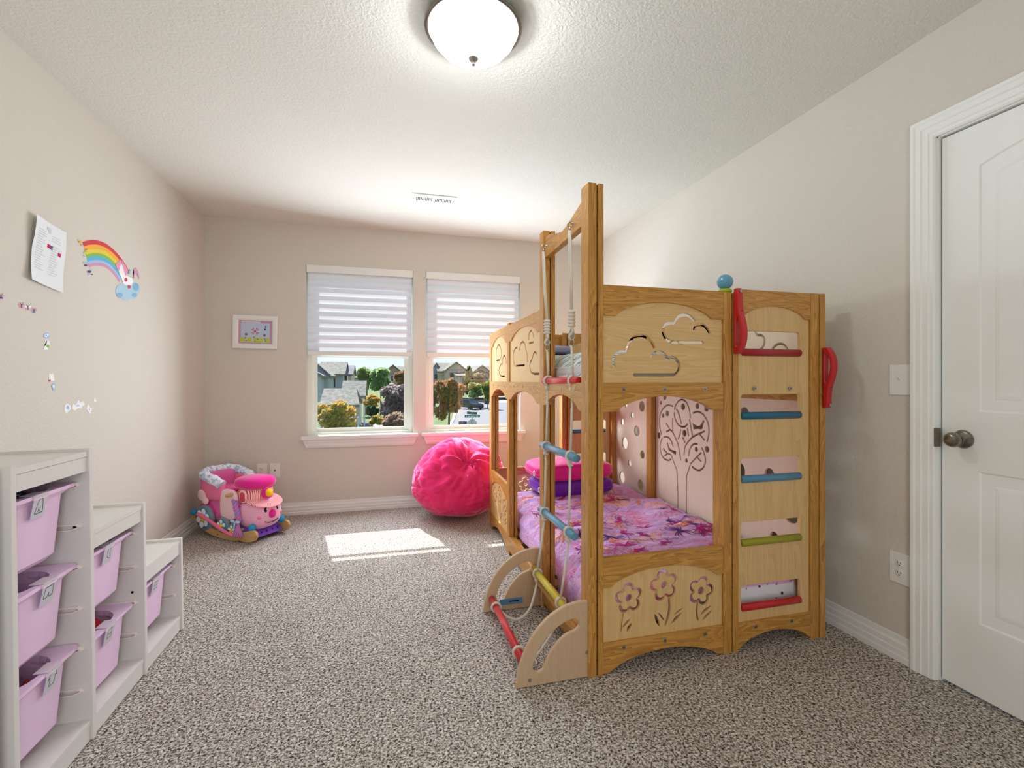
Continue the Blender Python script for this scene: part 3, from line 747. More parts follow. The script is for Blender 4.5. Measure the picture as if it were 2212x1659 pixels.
bm = bmesh.new(); ell(bm, (1.378, 1.700, 1.535), (.032, .032, .032), seg=28, rings=18); obj('finial_ball', bm, M['lblue'], bed, True)

# quarter-round sides of the climbing step, and its bar
def pxq(pts, y=1.681): return pxY(pts, 1050, 1180, 5.528, y)
q_out = [(.462, .002)] + sm(pxq([(352,1640),(385,1450),(450,1255),(555,1045),(710,860),(890,725),(1070,655),(1210,640)]), 2)
q_out = q_out + [(.756, .284), (.756, .002)]
q_hole = pxq([(548,1440),(560,1370),(620,1225),(700,1095),(820,975),(920,905),(1000,862),(1060,855),(1105,890),(1108,945),(1060,995),(980,1030),(900,1080),(820,1175),(750,1280),(705,1380),(675,1460),(620,1500),(570,1490)])
q_hole = smooth2(q_hole + [q_hole[0]], 2)[:-1]
for y in (1.672, 2.262):
    o = cut('quarter_round_side', q_out, [q_hole], y, y + .018, frY, M['ply_base'], bed, .003)
    for x, z in ((.515, .026), (.742, .095)):
        bm = bmesh.new(); cyl(bm, (x, y + .001, z), (x, y - .0012, z), .007, 14); obj('bolt', bm, M['steel'], o)
bm = bmesh.new(); bx(bm, (.545, 2.2595, .028), (.660, 2.2618, .056), 0); bx(bm, (.590, 2.2588, .040), (.640, 2.2596, .046), 1)
obj('blue_sticker', bm, [plain('blue_sticker_ink', srgb(84, 130, 168), .5), M['dark']], bed)
bm = bmesh.new(); cyl(bm, (.505, 1.690, .066), (.505, 2.262, .066), .0155, 18); obj('step_bar', bm, M['cored'], bed)
bm = bmesh.new(); bx(bm, (.705, 1.690, .150), (.745, 2.262, .172), 0, .003); obj('step_rail', bm, M['oak_y'], bed)

# ------------------------------------------------------------------ rope ladder hanging from the beam
rl = tag(empty('rope_ladder', (.765, 2.01, 1.77)), 'rope ladder with red, pale blue and yellow rungs hanging from the bed beam', 'rope ladder')
inv = Matrix.Translation(-Vector(rl.location))
def rpart(name, bm, mat, parent=rl):
    bmesh.ops.transform(bm, matrix=inv, verts=bm.verts[:]); return obj(name, bm, mat, parent)
RX = [(.762, 1.122), (.752, .808), (.744, .493), (.708, .202)]
rc = ['cored', 'lblue', 'lblue', 'yellow']
for (x, z), c in zip(RX, rc):
    bm = bmesh.new(); cyl(bm, (x, 1.795, z), (x, 2.232, z), .0165, 20, 0, None, .002); rpart('rung', bm, M[c])
for y in (1.862, 2.172):
    yb = 1.850 if y < 2 else 2.185
    bm = bmesh.new()   # eye and hook screwed into the beam
    cyl(bm, (.792, yb, 1.775), (.748, yb, 1.775), .003, 8); torus(bm, (.744, yb, 1.768), (0, 1, 0), .010, .003, 16, 6); torus(bm, (.742, yb, 1.748), (1, 0, 0), .010, .0028, 16, 6, 0, .8)
    rpart('hook', bm, M['steel'])
    bm = bmesh.new()
    for s in (-1, 1): tube(bm, [(.742, yb + s*.004, 1.745), (.744, yb + s*.008, 1.70), (.750, yb + s*.007, 1.55), (.756, y + s*.004, 1.42)], .0055, 8)
    cyl(bm, (.756, y, 1.415), (.757, y, 1.345), .012, 12, 0, None, .003)
    for i in range(5): torus(bm, (.756, y, 1.352 + i*.014), (0, 0, 1), .0115, .0058, 14, 6)
    torus(bm, (.757, y, 1.332), (1, 0, 0), .012, .005, 14, 6); torus(bm, (.757, y, 1.306), (0, 1, .2), .011, .0048, 14, 6)
    r = rpart('rope', bm, M['rope'])
    bm = bmesh.new(); torus(bm, (.757, y, 1.318), (1, .3, 0), .015, .0026, 18, 6); torus(bm, (.757, y, 1.280), (1, .3, 0), .016, .0026, 18, 6); rpart('carabiner', bm, M['steel'])
    bm = bmesh.new(); prev = (.757, y, 1.270)
    for x, z in RX:
        tube(bm, [prev, ((prev[0]+x)/2, y, (prev[2]+z)/2), (x, y, z + .020)], .0056, 8)
        torus(bm, (x, y, z), (0, 1, 0), .0205, .0055, 20, 8)
        ell(bm, (x - .004, y + .002, z - .034), (.010, .010, .013), seg=12, rings=8); torus(bm, (x - .002, y, z - .036), (.5, .3, 1), .0085, .0052, 12, 6)
        prev = (x - .002, y, z - .045)
    # tail that runs out to the step bar
    if y > 2: tail = [prev, (.690, 2.16, .11), (.655, 2.12, .055), (.600, 2.12, .016), (.560, 2.15, .018), (.528, 2.17, .045)]
    else: tail = [prev, (.695, 1.86, .14), (.665, 1.85, .085), (.620, 1.84, .035), (.580, 1.82, .015), (.545, 1.80, .03), (.526, 1.79, .05)]
    tube(bm, smooth2(tail, 2), .0058, 8); yy = 2.17 if y > 2 else 1.79
    torus(bm, (.505, yy, .066), (.15, 1, 0), .0205, .0056, 20, 8)
    rpart('rope', bm, M['rope'])

# ------------------------------------------------------------------ bedding
def fnoise(x, y, z=0, s=1.0): return noise.noise(Vector((x*s, y*s, z)))
def grid_mesh(name, nu, nv, fn, mat, parent=None, thick=0.0):
    bm = bmesh.new(); V = [[bm.verts.new(fn(i/nu, j/nv)) for i in range(nu+1)] for j in range(nv+1)]
    for j in range(nv):
        for i in range(nu):
            f = bm.faces.new((V[j][i], V[j][i+1], V[j+1][i+1], V[j+1][i])); f.smooth = True
    o = obj(name, bm, mat, parent)
    if thick:
        s = o.modifiers.new('thick', 'SOLIDIFY'); s.thickness = thick; s.offset = -1
    return o
# lower mattress
e_ = tag(box('mattress', (.90, 1.775, .108), (1.815, 3.53, .262), plain('white_ticking', srgb(226, 224, 226), .8, var=.03), None, .03), 'white mattress on the lower bunk under the coral patterned comforter', 'mattress')
k = N('coral_print_cotton'); v = k.coord()
base = k.ramp(k.noise(v, 4.0, 3, 1.0), [(0.30, srgb(244, 150, 206)), (0.42, srgb(226, 184, 236)), (0.50, srgb(214, 170, 234)), (0.58, srgb(242, 190, 224)), (0.64, srgb(255, 200, 176)), (0.72, srgb(240, 130, 184))])
wv = k.n('ShaderNodeTexWave', wave_type='RINGS'); wv.inputs['Scale'].default_value = 5.0; wv.inputs['Distortion'].default_value = 14.0; wv.inputs['Detail'].default_value = 2; wv.inputs['Detail Scale'].default_value = 1.2; k.l(v, wv.inputs['Vector'])
l1 = k.ramp(wv.outputs[0], [(0.90, (0, 0, 0, 1)), (0.97, (.6, .6, .6, 1))])
mA = k.n('ShaderNodeMix', data_type='RGBA'); k.l(l1, mA.inputs[0]); k.l(base, mA.inputs[6]); mA.inputs[7].default_value = srgb(240, 214, 234)
n3 = k.noise(v, 9.0, 5, 2.2, .65)
l2 = k.ramp(n3, [(0.485, (0, 0, 0, 1)), (0.50, (1, 1, 1, 1)), (0.515, (0, 0, 0, 1))])
mB = k.n('ShaderNodeMix', data_type='RGBA'); k.l(l2, mB.inputs[0]); k.l(mA.outputs[2], mB.inputs[6]); mB.inputs[7].default_value = srgb(178, 56, 140)
k.l(mB.outputs[2], k.b.inputs['Base Color']); k.b.inputs['Roughness'].default_value = .8; k.bump(k.noise(v, 22, 4, 1.0), .5, .01)
M['coral'] = k.m
CY0, CY1 = 1.742, 3.535
def cz(x, y):
    """height of the comforter over the lower mattress"""
    h = .296 + .022*fnoise(x, y, 1.3, 3.2) + .013*fnoise(x*.7, y*1.8, 4.1, 6.0) + .016*abs(fnoise(x*.5, y, 7.7, 11))
    h += .015*math.sin(y*19 + x*5 + 3*fnoise(x, y, 2, 3)) * (0.5 + .5*fnoise(x, y, 9, 2))
    edge = max(0, (y - 3.35)/.18); h -= .03*edge
    return h
def comf(u, v_):
    dr_ = max(0, 1 - v_/.06); y = CY0 + (CY1-CY0)*max(0, v_-.06)/.94; xs0 = .812 + (y-1.665)*SH
    s = u*1.20
    top = s - .20
    if top >= 0:
        x = xs0 + .05 + top*(1.812 - xs0 - .05)/1.0; z = cz(x, y)
        if top < .08: z -= .030*(1 - top/.08)**2
        return Vector((min(x, 1.812), y - .006*math.sin(dr_*PI/2) + .004*dr_*math.sin(x*25), z - dr_*(.125 + .03*math.sin(x*9)) - .02*max(0, 1-(v_-.06)/.03)**2*(dr_ == 0) - .02*(dr_ > 0)))
    q = -top/.20   # hanging side 0..1
    x = xs0 + .05 - .050*math.sin(min(1, q*2.2)*PI/2) + .012*fnoise(y*3, q*2, 5, 1) - .002; z0 = cz(xs0+.05, y) - .030
    z = z0 - q*(z0 - (.128 if y > 2.25 else .075) - .02*fnoise(y*4, 0, 3, 1))
    return Vector((max(x, xs0 - .004 + (.03 if 2.215 < y < 2.325 or 2.945 < y else 0)), y, z))
cf = grid_mesh('comforter', 150, 200, comf, M['coral'], None)
tag(cf, 'purple and pink coral patterned comforter spread over the lower bunk', 'comforter')
# printed sea plants: thin inked shapes lying in the cloth surface, kept in the same mesh
bm = bmesh.new(); bm.from_mesh(cf.data)
cf.data.materials.append(plain('magenta_ink', srgb(196, 36, 132), .8)); cf.data.materials.append(plain('violet_ink', srgb(96, 48, 130), .8)); cf.data.materials.append(plain('orange_ink', srgb(236, 140, 90), .8))
rnd = random.Random(3)
def ink(x, y):
    if x < .872 + (y-1.665)*SH: return None
    return Vector((x, y, cz(x, y) - (.030*(1 - max(0, (x-.862-(y-1.665)*SH))/.08)**2 if x < .942+(y-1.665)*SH else 0) + .0022))
def inkline(pts, wd, mi):
    pr = None
    for i, p in enumerate(pts):
        a = Vector(pts[min(i+1, len(pts)-1)]) - Vector(pts[max(i-1, 0)]); 
        if a.length == 0: continue
        nn = Vector((-a.y, a.x)).normalized()*wd*(1-.5*i/len(pts)); A = ink(p[0]+nn.x, p[1]+nn.y); Bq = ink(p[0]-nn.x, p[1]-nn.y)
        if A is None or Bq is None or not (CY0+.02 < p[1] < 3.30) or p[0] > 1.79: pr = None; continue
        c = (bm.verts.new(A), bm.verts.new(Bq))
        if pr:
            f = bm.faces.new((pr[0], pr[1], c[1], c[0])); f.material_index = mi; f.smooth = True
            if f.normal.z < 0: f.normal_flip()
        pr = c
for i in range(120):
    x, y = rnd.uniform(.9, 1.78), rnd.uniform(1.78, 3.25); a = rnd.uniform(0, 2*PI); mi = rnd.choice([1, 1, 2, 2, 3]); L = rnd.uniform(.055, .12); kind = rnd.random()
    nb = rnd.randint(5, 8)
    for b in range(nb):
        aa = a + (b/(nb-1)-.5)*(1.6 if kind < .6 else 2*PI); l2_ = L*rnd.uniform(.7, 1)
        inkline([(x + l2_*s*math.cos(aa + .5*s*math.copysign(1, b-nb/2)*(kind < .6)), y + l2_*s*math.sin(aa + .5*s*math.copysign(1, b-nb/2)*(kind < .6))) for s in (0, .2, .4, .6, .8, 1)], .0040 if kind < .6 else .0018, mi)
bm.normal_update(); bm.to_mesh(cf.data); bm.free()
# white sheet with small dark fish seen through the lowest ladder slot
k = N('white_fish_print'); v = k.coord(); vo = k.n('ShaderNodeTexVoronoi'); vo.inputs['Scale'].default_value = 24; k.l(v, vo.inputs['Vector'])
k.l(k.ramp(vo.outputs[0], [(0.16, srgb(28, 40, 84)), (0.20, srgb(226, 226, 236))]), k.b.inputs['Base Color']); k.b.inputs['Roughness'].default_value = .8
tag(grid_mesh('bed_sheet', 40, 12, lambda u, v_: Vector((1.42 + .36*u, 1.7405 - .012*math.sin(v_*PI) - .003*math.sin(u*20)*v_, .226 - .108*v_)), k.m, None, .002), 'white sheet with small dark fish showing below the comforter, behind the ladder rungs', 'sheet')

def case(loc, rz, sx, sy, sz, mat, label, tiltx=0):
    e_ = tag(empty('cushion', loc, rz), label, 'cushion', 'zipped cushions stacked on the lower bunk'); e_.rotation_euler[0] = tiltx
    bm = bmesh.new(); ell(bm, (0, 0, sz/2), (sx/2, sy/2, sz/2), seg=56, rings=24, p=.33, fn=lambda q: Vector((q.x, q.y, q.z*(1 - .25*(abs(q.x)/(sx/2))**3)))); obj('cover', bm, mat, e_, True)
    pts = [(math.copysign(abs(math.cos(a))**.33, math.cos(a))*(sx/2+.001), math.copysign(abs(math.sin(a))**.33, math.sin(a))*(sy/2+.001), sz*.42) for a in [2*PI*i/64 for i in range(64)]]
    bm = bmesh.new(); tube(bm, pts, .004, 6, True); obj('piping', bm, mat, e_)
    bm = bmesh.new(); torus(bm, (-sx/2-.004, -sy*.25, sz*.45), (1, 0, 0), .016, .004, 16, 6); obj('clasp', bm, M['paper'], e_)
    return e_
case((1.345, 3.335, .292), math.radians(6), .58, .36, .125, plain('violet_satin', srgb(112, 22, 172), .32, sheen=.3), 'shiny violet cushion on the lower bunk, underneath the hot pink one')
case((1.325, 3.33, .412), math.radians(3), .60, .36, .125, plain('hot_pink_satin', srgb(236, 20, 140), .32, sheen=.3), 'shiny hot pink cushion on the lower bunk, on top of the violet one', .03)

# upper bunk: mattress, striped comforter, folded grey blanket and pillow
tag(box('mattress', (.83, 1.760, 1.078), (1.815, 3.53, 1.19), plain('grey_ticking', srgb(206, 206, 210), .8), None, .03), 'mattress on the upper bunk under the teal striped comforter', 'mattress')
k = N('teal_stripe_cotton'); v = k.coord((1, 1, 1)); wv = k.n('ShaderNodeTexWave', bands_direction='DIAGONAL'); wv.inputs['Scale'].default_value = 5.5; wv.inputs['Distortion'].default_value = 7; wv.inputs['Detail'].default_value = 3; wv.inputs['Detail Scale'].default_value = 1.6; k.l(v, wv.inputs['Vector'])
c1 = k.ramp(wv.outputs[0], [(0.25, srgb(226, 228, 226)), (0.5, srgb(206, 214, 214)), (0.62, srgb(110, 168, 178)), (0.8, srgb(70, 130, 146)), (0.95, srgb(214, 220, 218))])
k.l(c1, k.b.inputs['Base Color']); k.b.inputs['Roughness'].default_value = .85; k.bump(k.noise(v, 14, 3, 1), .4, .01)
def ucomf(u, v_):
    y = 1.742 + 1.20*v_; xs0 = .806 + (y-1.665)*SH; x = xs0 + (1.812-xs0)*u
    z = 1.248 + .022*fnoise(x, y, 2.2, 2.6) + .008*fnoise(x, y, 5.5, 9)
    rim = min(u, 1-u)*10; z -= .14*max(0, 1-rim)**2; e2 = min(v_*10, 1); z -= .06*(1-e2)**2; e3 = (1-v_)*14; z -= .075*max(0, 1-e3)**2
    return Vector((x, y, z))
tag(grid_mesh('comforter', 70, 90, ucomf, k.m), 'white comforter with teal wavy stripes on the upper bunk', 'comforter')
k = N('grey_stripe_cotton'); v = k.coord(); wv = k.n('ShaderNodeTexWave', bands_direction='Z'); wv.inputs['Scale'].default_value = 22; wv.inputs['Distortion'].default_value = 2; k.l(v, wv.inputs['Vector'])
k.l(k.ramp(wv.outputs[0], [(0.3, srgb(64, 78, 92)), (0.7, srgb(150, 156, 172))]), k.b.inputs['Base Color']); k.b.inputs['Roughness'].default_value = .85
bm = bmesh.new()
for i in range(3): ell(bm, (0, .01*i, .026 + i*.028), (.29 - .01*i, .20, .024), seg=40, rings=12, p=.55)
o = tag(obj('folded_blanket', bm, k.m, None, True), 'folded slate grey striped blanket at the head of the upper bunk', 'blanket'); o.location = (1.14, 3.20, 1.194)
bm = bmesh.new(); ell(bm, (0, 0, .035), (.20, .16, .036), seg=40, rings=14, p=.6)
o = tag(obj('pillow', bm, plain('lilac_grey_cotton', srgb(150, 148, 176), .85, var=.05, bscale=12), None, True), 'lilac grey pillow on top of the folded blanket on the upper bunk', 'pillow'); o.location = (1.10, 3.23, 1.298)

# ------------------------------------------------------------------ stepped storage units and their tubs
UY = dict(a=(1.452, 1.470), b=(1.776, 1.794), c=(2.115, 2.133), d=(2.455, 2.473))
UX0, UX1 = -1.315, -.875
TILT = -.012
def unit(label):
    e_ = tag(empty('storage_unit', (UX0, 1.452, 0)), label, 'storage unit')
    inv = Matrix.Translation(-Vector(e_.location))
    def part(name, bm, mat):
        bmesh.ops.transform(bm, matrix=inv, verts=bm.verts[:]); return obj(name, bm, mat, e_)
    for kx, h in (('a', .907), ('b', .907), ('c', .655), ('d', .410)):
        y0, y1 = UY[kx]; part('side_panel', B((UX0, y0, 0), (UX1, y1, h), .0015), M['lam'])
    for (k0, k1, h) in (('a', 'b', .898), ('b', 'c', .646), ('c', 'd', .401)):
        y0, y1 = UY[k0][1], UY[k1][0]
        part('top_board', B((UX0, y0, h-.016), (UX1-.004, y1, h), .001), M['lam'])
        part('top_rail', B((UX1-.022, y0, h-.061), (UX1-.006, y1, h-.017), .001), M['lam'])
        part('bottom_board', B((UX0, y0, .048), (UX1-.004, y1, .064), .001), M['lam'])
        part('plinth', B((UX1-.020, y0, .002), (UX1-.006, y1, .047), .001), M['lam'])
        part('back_panel', B((UX0+.002, y0, .065), (UX0+.008, y1, h-.017)), M['lam'])
    for k0, k1, zs_ in (('a', 'b', (.797, .670, .543, .416, .290, .163)), ('b', 'c', (.543, .416, .283, .163)), ('c', 'd', (.292, .163))):
        for z in zs_:
            for s, ya in ((1, UY[k0][1]), (-1, UY[k1][0])):
                out = [(UX0+.02, z-.014), (UX1-.045, z-.014), (UX1-.018, z-.003), (UX1-.030, z+.006), (UX0+.02, z+.006)]
                hole = [(UX0+.024, z-.010), (UX1-.047, z-.010), (UX1-.028, z-.003), (UX1-.034, z+.002), (UX0+.024, z+.002)]
                o = cut('runner', out, [hole], min(ya, ya+s*.012), max(ya, ya+s*.012), frY, M['runner'], e_, .0008)
                o.data.transform(inv)
    for k_, z in (('b', .665), ('c', .318), ('a', .70)):
        bm = bmesh.new(); y = UY[k_][0]; cyl(bm, (UX1-.04, y-.0008, z), (UX1-.04, y+.001, z), .005, 12); part('cam_screw', bm, M['dark'])
    e_.rotation_euler[1] = TILT
    return e_
u1 = unit('white stepped storage unit with pink tubs along the left wall')
UM = Matrix.Translation(u1.location) @ Matrix.Rotation(TILT, 4, 'Y') @ Matrix.Translation(-Vector(u1.location))
def rrect(cx, cy, hx, hy, r, n=5):
    return [(cx + sx*(hx-r) + r*math.cos(math.radians(a)), cy + sy*(hy-r) + r*math.sin(math.radians(a))) for sx, sy, a0 in ((1, 1, 0), (-1, 1, 90), (-1, -1, 180), (1, -1, 270)) for a in [a0 + 90*i/n for i in range(n+1)]]
def tub_bm(h=.205):
    """local: x 0 = front of rim, going back to -.385; y centred; z 0 = rim top"""
    bm = bmesh.new(); cx = -.1925
    L = [(rrect(cx, 0, .1925, .150, .022), 0), (rrect(cx, 0, .1925, .150, .022), -.010), (rrect(cx, 0, .186, .140, .02), -.011), (rrect(cx, 0, .180, .106, .022), -.024),
         (rrect(cx, 0, .168, .094, .024), -h+.014), (rrect(cx, 0, .156, .084, .03), -h), None,
         (rrect(cx, 0, .155, .083, .03), -h+.004), (rrect(cx, 0, .170, .100, .05), -.03), (rrect(cx, 0, .172, .104, .085), -.016), (rrect(cx, 0, .176, .109, .09), -.001), (rrect(cx, 0, .1925, .150, .022), .0)]
    rings = [None if q is None else [bm.verts.new((x, y, q[1])) for x, y in q[0]] for q in L]
    for a, b in zip(rings, rings[1:]):
        if a is None or b is None: continue
        for i in range(len(a)): 
            f = bm.faces.new((a[i], a[(i+1) % len(a)], b[(i+1) % len(a)], b[i])); f.smooth = False
    bm.faces.new(rings[5]); bm.faces.new(rings[7])
    bmesh.ops.remove_doubles(bm, verts=bm.verts[:], dist=1e-5); bmesh.ops.recalc_face_normals(bm, faces=bm.faces[:]); return bm
M['card'] = plain('label_card', srgb(206, 204, 212), .5); M['pen'] = plain('pen_line', srgb(84, 86, 92), .7)
M['sleeve'] = plain('clear_sleeve', srgb(225, 205, 218), .25)
DRAW = {'dress': [[(.2,.2),(.35,.75),(.5,.8),(.65,.75),(.8,.2),(.2,.2)], [(.42,.25),(.45,.45)], [(.55,.25),(.57,.45)]],
        'shirt': [[(.3,.25),(.3,.6),(.15,.55),(.3,.8),(.7,.8),(.85,.55),(.7,.6),(.7,.25),(.3,.25)]],
        'shorts': [[(.2,.75),(.8,.75),(.85,.3),(.55,.3),(.5,.5),(.45,.3),(.15,.3),(.2,.75)]],
        'hat': [[(.25,.3),(.3,.75),(.7,.75),(.75,.3),(.25,.3)], [(.3,.5),(.7,.5)]],
        'sock': [[(.4,.85),(.65,.85),(.65,.45),(.8,.3),(.7,.2),(.4,.35),(.4,.85)]],
        'lines': [[(.2,.7),(.8,.7)], [(.2,.5),(.8,.5)], [(.2,.3),(.8,.3)]]}
def tub(yc, z, drawing, label, cardoff=-.02):
    xf = -.902
    e_ = tag(empty('storage_tub', UM @ Vector((xf, yc, z))), label, 'storage tub', 'pink tubs in the stepped storage unit'); e_.rotation_euler[1] = TILT
    obj('tub_body', tub_bm(), M['pink_plastic'], e_)
    bm = bmesh.new(); c = cardoff; w2 = .027
    def P(a, b, d=0): # a 0..1 across, b 0..1 up
        return Vector((.0035 - .013*(1-b) + d, c - w2 + 2*w2*a, -.064 + .066*b))
    def quad(pts, mi): f = bm.faces.new([bm.verts.new(p) for p in pts]); f.material_index = mi
    for d, mi in ((0, 0), (.0015, 0)): quad([P(0,0,d), P(1,0,d), P(1,1,d), P(0,1,d)], mi)
    for a, b in (((0,0),(1,0)), ((1,0),(1,1)), ((1,1),(0,1)), ((0,1),(0,0))): quad([P(*a), P(*b), P(*b, .0015), P(*a, .0015)], 0)
    for ln in DRAW[drawing]:
        for (a, b), (a2, b2) in zip(ln, ln[1:]):
            d = Vector((a2-a, b2-b)).normalized()*.018; n = Vector((-d.y, d.x))
            quad([P(a-n.x, b-n.y, .0018), P(a2-n.x, b2-n.y, .0018), P(a2+n.x, b2+n.y, .0018), P(a+n.x, b+n.y, .0018)], 1)
    obj('picture_card', bm, [M['card'], M['pen']], e_)
    bm = bmesh.new(); bx(bm, (-.030, c-w2-.002, .0005), (.005, c+w2+.002, .0022)); bx(bm, (.0005, c-w2-.002, -.012), (.0035, c+w2+.002, .002)); obj('card_clip', bm, M['sleeve'], e_)
    return e_
ya, yb, yc_ = 1.623, 1.9545, 2.294
tub(ya, .806, 'dress', 'pink plastic tub at the top of the tallest column, filled with dark clothes')
tub(ya, .556, 'shorts', 'empty pink plastic tub, middle one of the tallest column', .01)
tub(ya, .306, 'shirt', 'pink plastic tub, bottom one of the tallest column, full of bright toys', .02)
tub(yb, .558, 'sock', 'pink plastic tub, upper one of the middle column, with a picture card')
tub(yb, .285, 'hat', 'pink plastic tub, lower one of the middle column, holding a red cloth')
tub(yc_, .309, 'lines', 'single pink plastic tub in the lowest column of the storage unit')
def crumple(name, yc, z, hx, hy, hz, mat, label, cat, seed=1, f=14):
    bm = bmesh.new(); ell(bm, (0, 0, 0), (hx, hy, hz), seg=64, rings=28, p=.7)
    for q in bm.verts:
        d = noise.noise(q.co*f + Vector((seed, 0, 0)))*.35 + abs(noise.noise(q.co*f*2.1 + Vector((0, seed, 0))))*.3
        q.co *= (1 + d*.30); q.co.z += d*.012
    o = tag(obj(name, bm, mat, None, True), label, cat); o.location = UM @ Vector((-.902-.1925, yc, z)); return o
k = N('dark_mixed_cloth'); v = k.coord(); k.l(k.ramp(k.noise(v, 22, 2, .5), [(.35, srgb(22, 20, 30)), (.5, srgb(60, 70, 110)), (.56, srgb(190, 190, 200)), (.62, srgb(90, 24, 40)), (.8, srgb(20, 20, 24))], 'CONSTANT'), k.b.inputs['Base Color']); k.b.inputs['Roughness'].default_value = .9
crumple('folded_clothes', ya, .770, .140, .085, .040, k.m, 'dark clothes heaped in the top pink tub of the tallest column', 'clothes')
crumple('red_cloth', yb, .240, .135, .080, .055, plain('red_cloth', srgb(170, 14, 26), .8, var=.2, bscale=12), 'crumpled red cloth in the lower tub of the middle column', 'cloth', 4)
rnd = random.Random(12); toycol = [plain('toy_' + n, srgb(*c), .35) for n, c in (('yellow', (240, 180, 20)), ('black', (24, 22, 26)), ('red', (190, 30, 20)), ('orange', (226, 110, 30)), ('teal', (50, 120, 120)), ('lilac', (150, 120, 170)))]
tn = ['yellow', 'black', 'red', 'orange', 'teal', 'lilac']
base_ = None; used = {}
spots = [(-.075, -.05), (-.075, .0), (-.075, .05), (-.11, -.04), (-.12, .02), (-.12, .065), (-.18, -.05), (-.19, .0), (-.19, .055), (-.26, -.03), (-.26, .04), (-.31, .0)]
for i, (dx_, dy_) in enumerate(spots):
    ci = i % 6; bm = bmesh.new()
    bx(bm, (-.026, -.020, -.034), (.026, .020, .034), 0, .008)
    for s in (-.012, .012): cyl(bm, (s, 0, .033), (s, 0, .039), .007, 10)
    where = ['beside the front rim', 'in the middle', 'towards the wall'][0 if i < 3 else 1 if i < 9 else 2]
    o = tag(obj('toy_block', bm, toycol[ci], None), '%s toy block in the bottom tub of the tallest column, %s' % (tn[ci], where), 'toy', 'toys in the bottom tub')
    o.location = UM @ Vector((-.902 + dx_, ya + dy_, .222)); o.rotation_euler = (rnd.uniform(-.25, .25), rnd.uniform(-.25, .25), rnd.uniform(0, 3))
# second unit, mostly outside the frame, steps down towards the camera
index_children()
u2 = copy_tree(u1); u2['label'] = 'second white storage unit, mostly cut off at the edge of the picture'
u2.location = (UX0, 1.452 - .048, 0); u2.scale = (1, -1, 1)

# ------------------------------------------------------------------ plush rocker
toy = tag(empty('plush_rocker', (-1.012, 3.905, 0), math.radians(-38)), 'pink plush train rocker with a face, striped cap and wooden runners', 'rocking toy')
T = {}
T['pink'] = plain('pink_plush', srgb(222, 104, 168), .95, sheen=.5, bump=.4, bscale=160); T['lpink'] = plain('pale_pink_plush', srgb(246, 176, 205), .95, sheen=.4, bump=.4, bscale=160)
T['mag'] = plain('magenta_plush', srgb(226, 30, 140), .9, sheen=.5, bump=.3, bscale=160); T['cream'] = plain('cream_pink_plush', srgb(250, 208, 214), .95, sheen=.3, bump=.3, bscale=160)
k = N('white_blue_fleece'); v = k.coord(); k.l(k.ramp(k.noise(v, 45, 3, .5), [(.40, srgb(160, 186, 220)), (.52, srgb(238, 240, 248))]), k.b.inputs['Base Color']); k.b.inputs['Roughness'].default_value = .95; T['fleece'] = k.m
k = N('red_white_stripe'); v = k.coord(); wv = k.n('ShaderNodeTexWave', bands_direction='Y'); wv.inputs['Scale'].default_value = 34; k.l(v, wv.inputs['Vector']); k.l(k.ramp(wv.outputs[0], [(.45, srgb(214, 70, 96)), (.55, srgb(252, 214, 208))]), k.b.inputs['Base Color']); k.b.inputs['Roughness'].default_value = .9; T['stripe'] = k.m
T['teal'] = plain('teal_felt', srgb(52, 146, 160), .95); T['grey'] = plain('grey_felt', srgb(130, 138, 152), .95); T['petal'] = plain('white_felt', srgb(240, 242, 250), .95); T['yel'] = plain('yellow_felt', srgb(244, 196, 20), .9)
T['purple'] = plain('purple_satin', srgb(122, 70, 196), .6, sheen=.4); T['lilac'] = plain('lilac_yarn', srgb(176, 136, 206), .95); T['pyarn'] = plain('pink_yarn', srgb(222, 120, 180), .95)
T['ball'] = plain('blue_wood_ball', srgb(30, 140, 186), .35); T['rwood'] = wood('pale_rocker_wood', srgb(184, 142, 84), srgb(222, 184, 128), 'x', .45, 4, .5); T['black'] = plain('black_felt', srgb(20, 18, 20), .7)
T['bow'] = plain('pale_blue_ribbon', srgb(178, 208, 232), .7); T['coral'] = plain('coral_felt', srgb(240, 120, 160), .9)
def rk(bm_pts, y): 
    bm = bmesh.new(); prism(bm, bm_pts, lambda a, b, t: Vector((a, y - .011 + .022*t, b))); bmesh.ops.bevel(bm, geom=[e for e in bm.edges], offset=.003, segments=2, affect='EDGES'); return bm
low = smooth2([(-.335,.125),(-.27,.070),(-.17,.026),(-.06,.004),(.06,.001),(.15,.006),(.165,.018),(.19,.006),(.27,.010),(.315,.028)], 2)
up = smooth2([(.335,.060),(.325,.090),(.285,.098),(.20,.070),(.06,.052),(-.06,.054),(-.17,.076),(-.25,.115),(-.29,.150),(-.33,.160),(-.345,.140)], 2)
for s in (-1, 1):
    r = obj('rocker', rk(low + up, s*.135), T['rwood'], toy)
    for x, z in ((-.05, .03), (.18, .045)):
        bm = bmesh.new(); cyl(bm, (x, s*.135 + s*.011, z), (x, s*.135 + s*.0125, z), .005, 10); obj('screw', bm, M['dark'], r)
    bm = bmesh.new(); ell(bm, (.262, s*.120, .105), (.026, .026, .026)); obj('wooden_ball', bm, T['ball'], toy, True)
    bm = bmesh.new(); ell(bm, (-.285, s*.160, .165), (.022, .022, .022)); obj('wooden_ball', bm, T['ball'], toy, True)
bm = bmesh.new(); ell(bm, (-.06, 0, .205), (.215, .125, .115), seg=36, rings=20, p=.5); obj('body', bm, T['pink'], toy, True)
def plush(c, r, p=.6, M_=Matrix(), seg=32, rings=18, mi=0, bm=None):
    bm = bm or bmesh.new(); return ell(bm, c, r, M_, seg, rings, mi, p)
Ry = lambda a: Matrix.Rotation(math.radians(a), 4, 'Y')
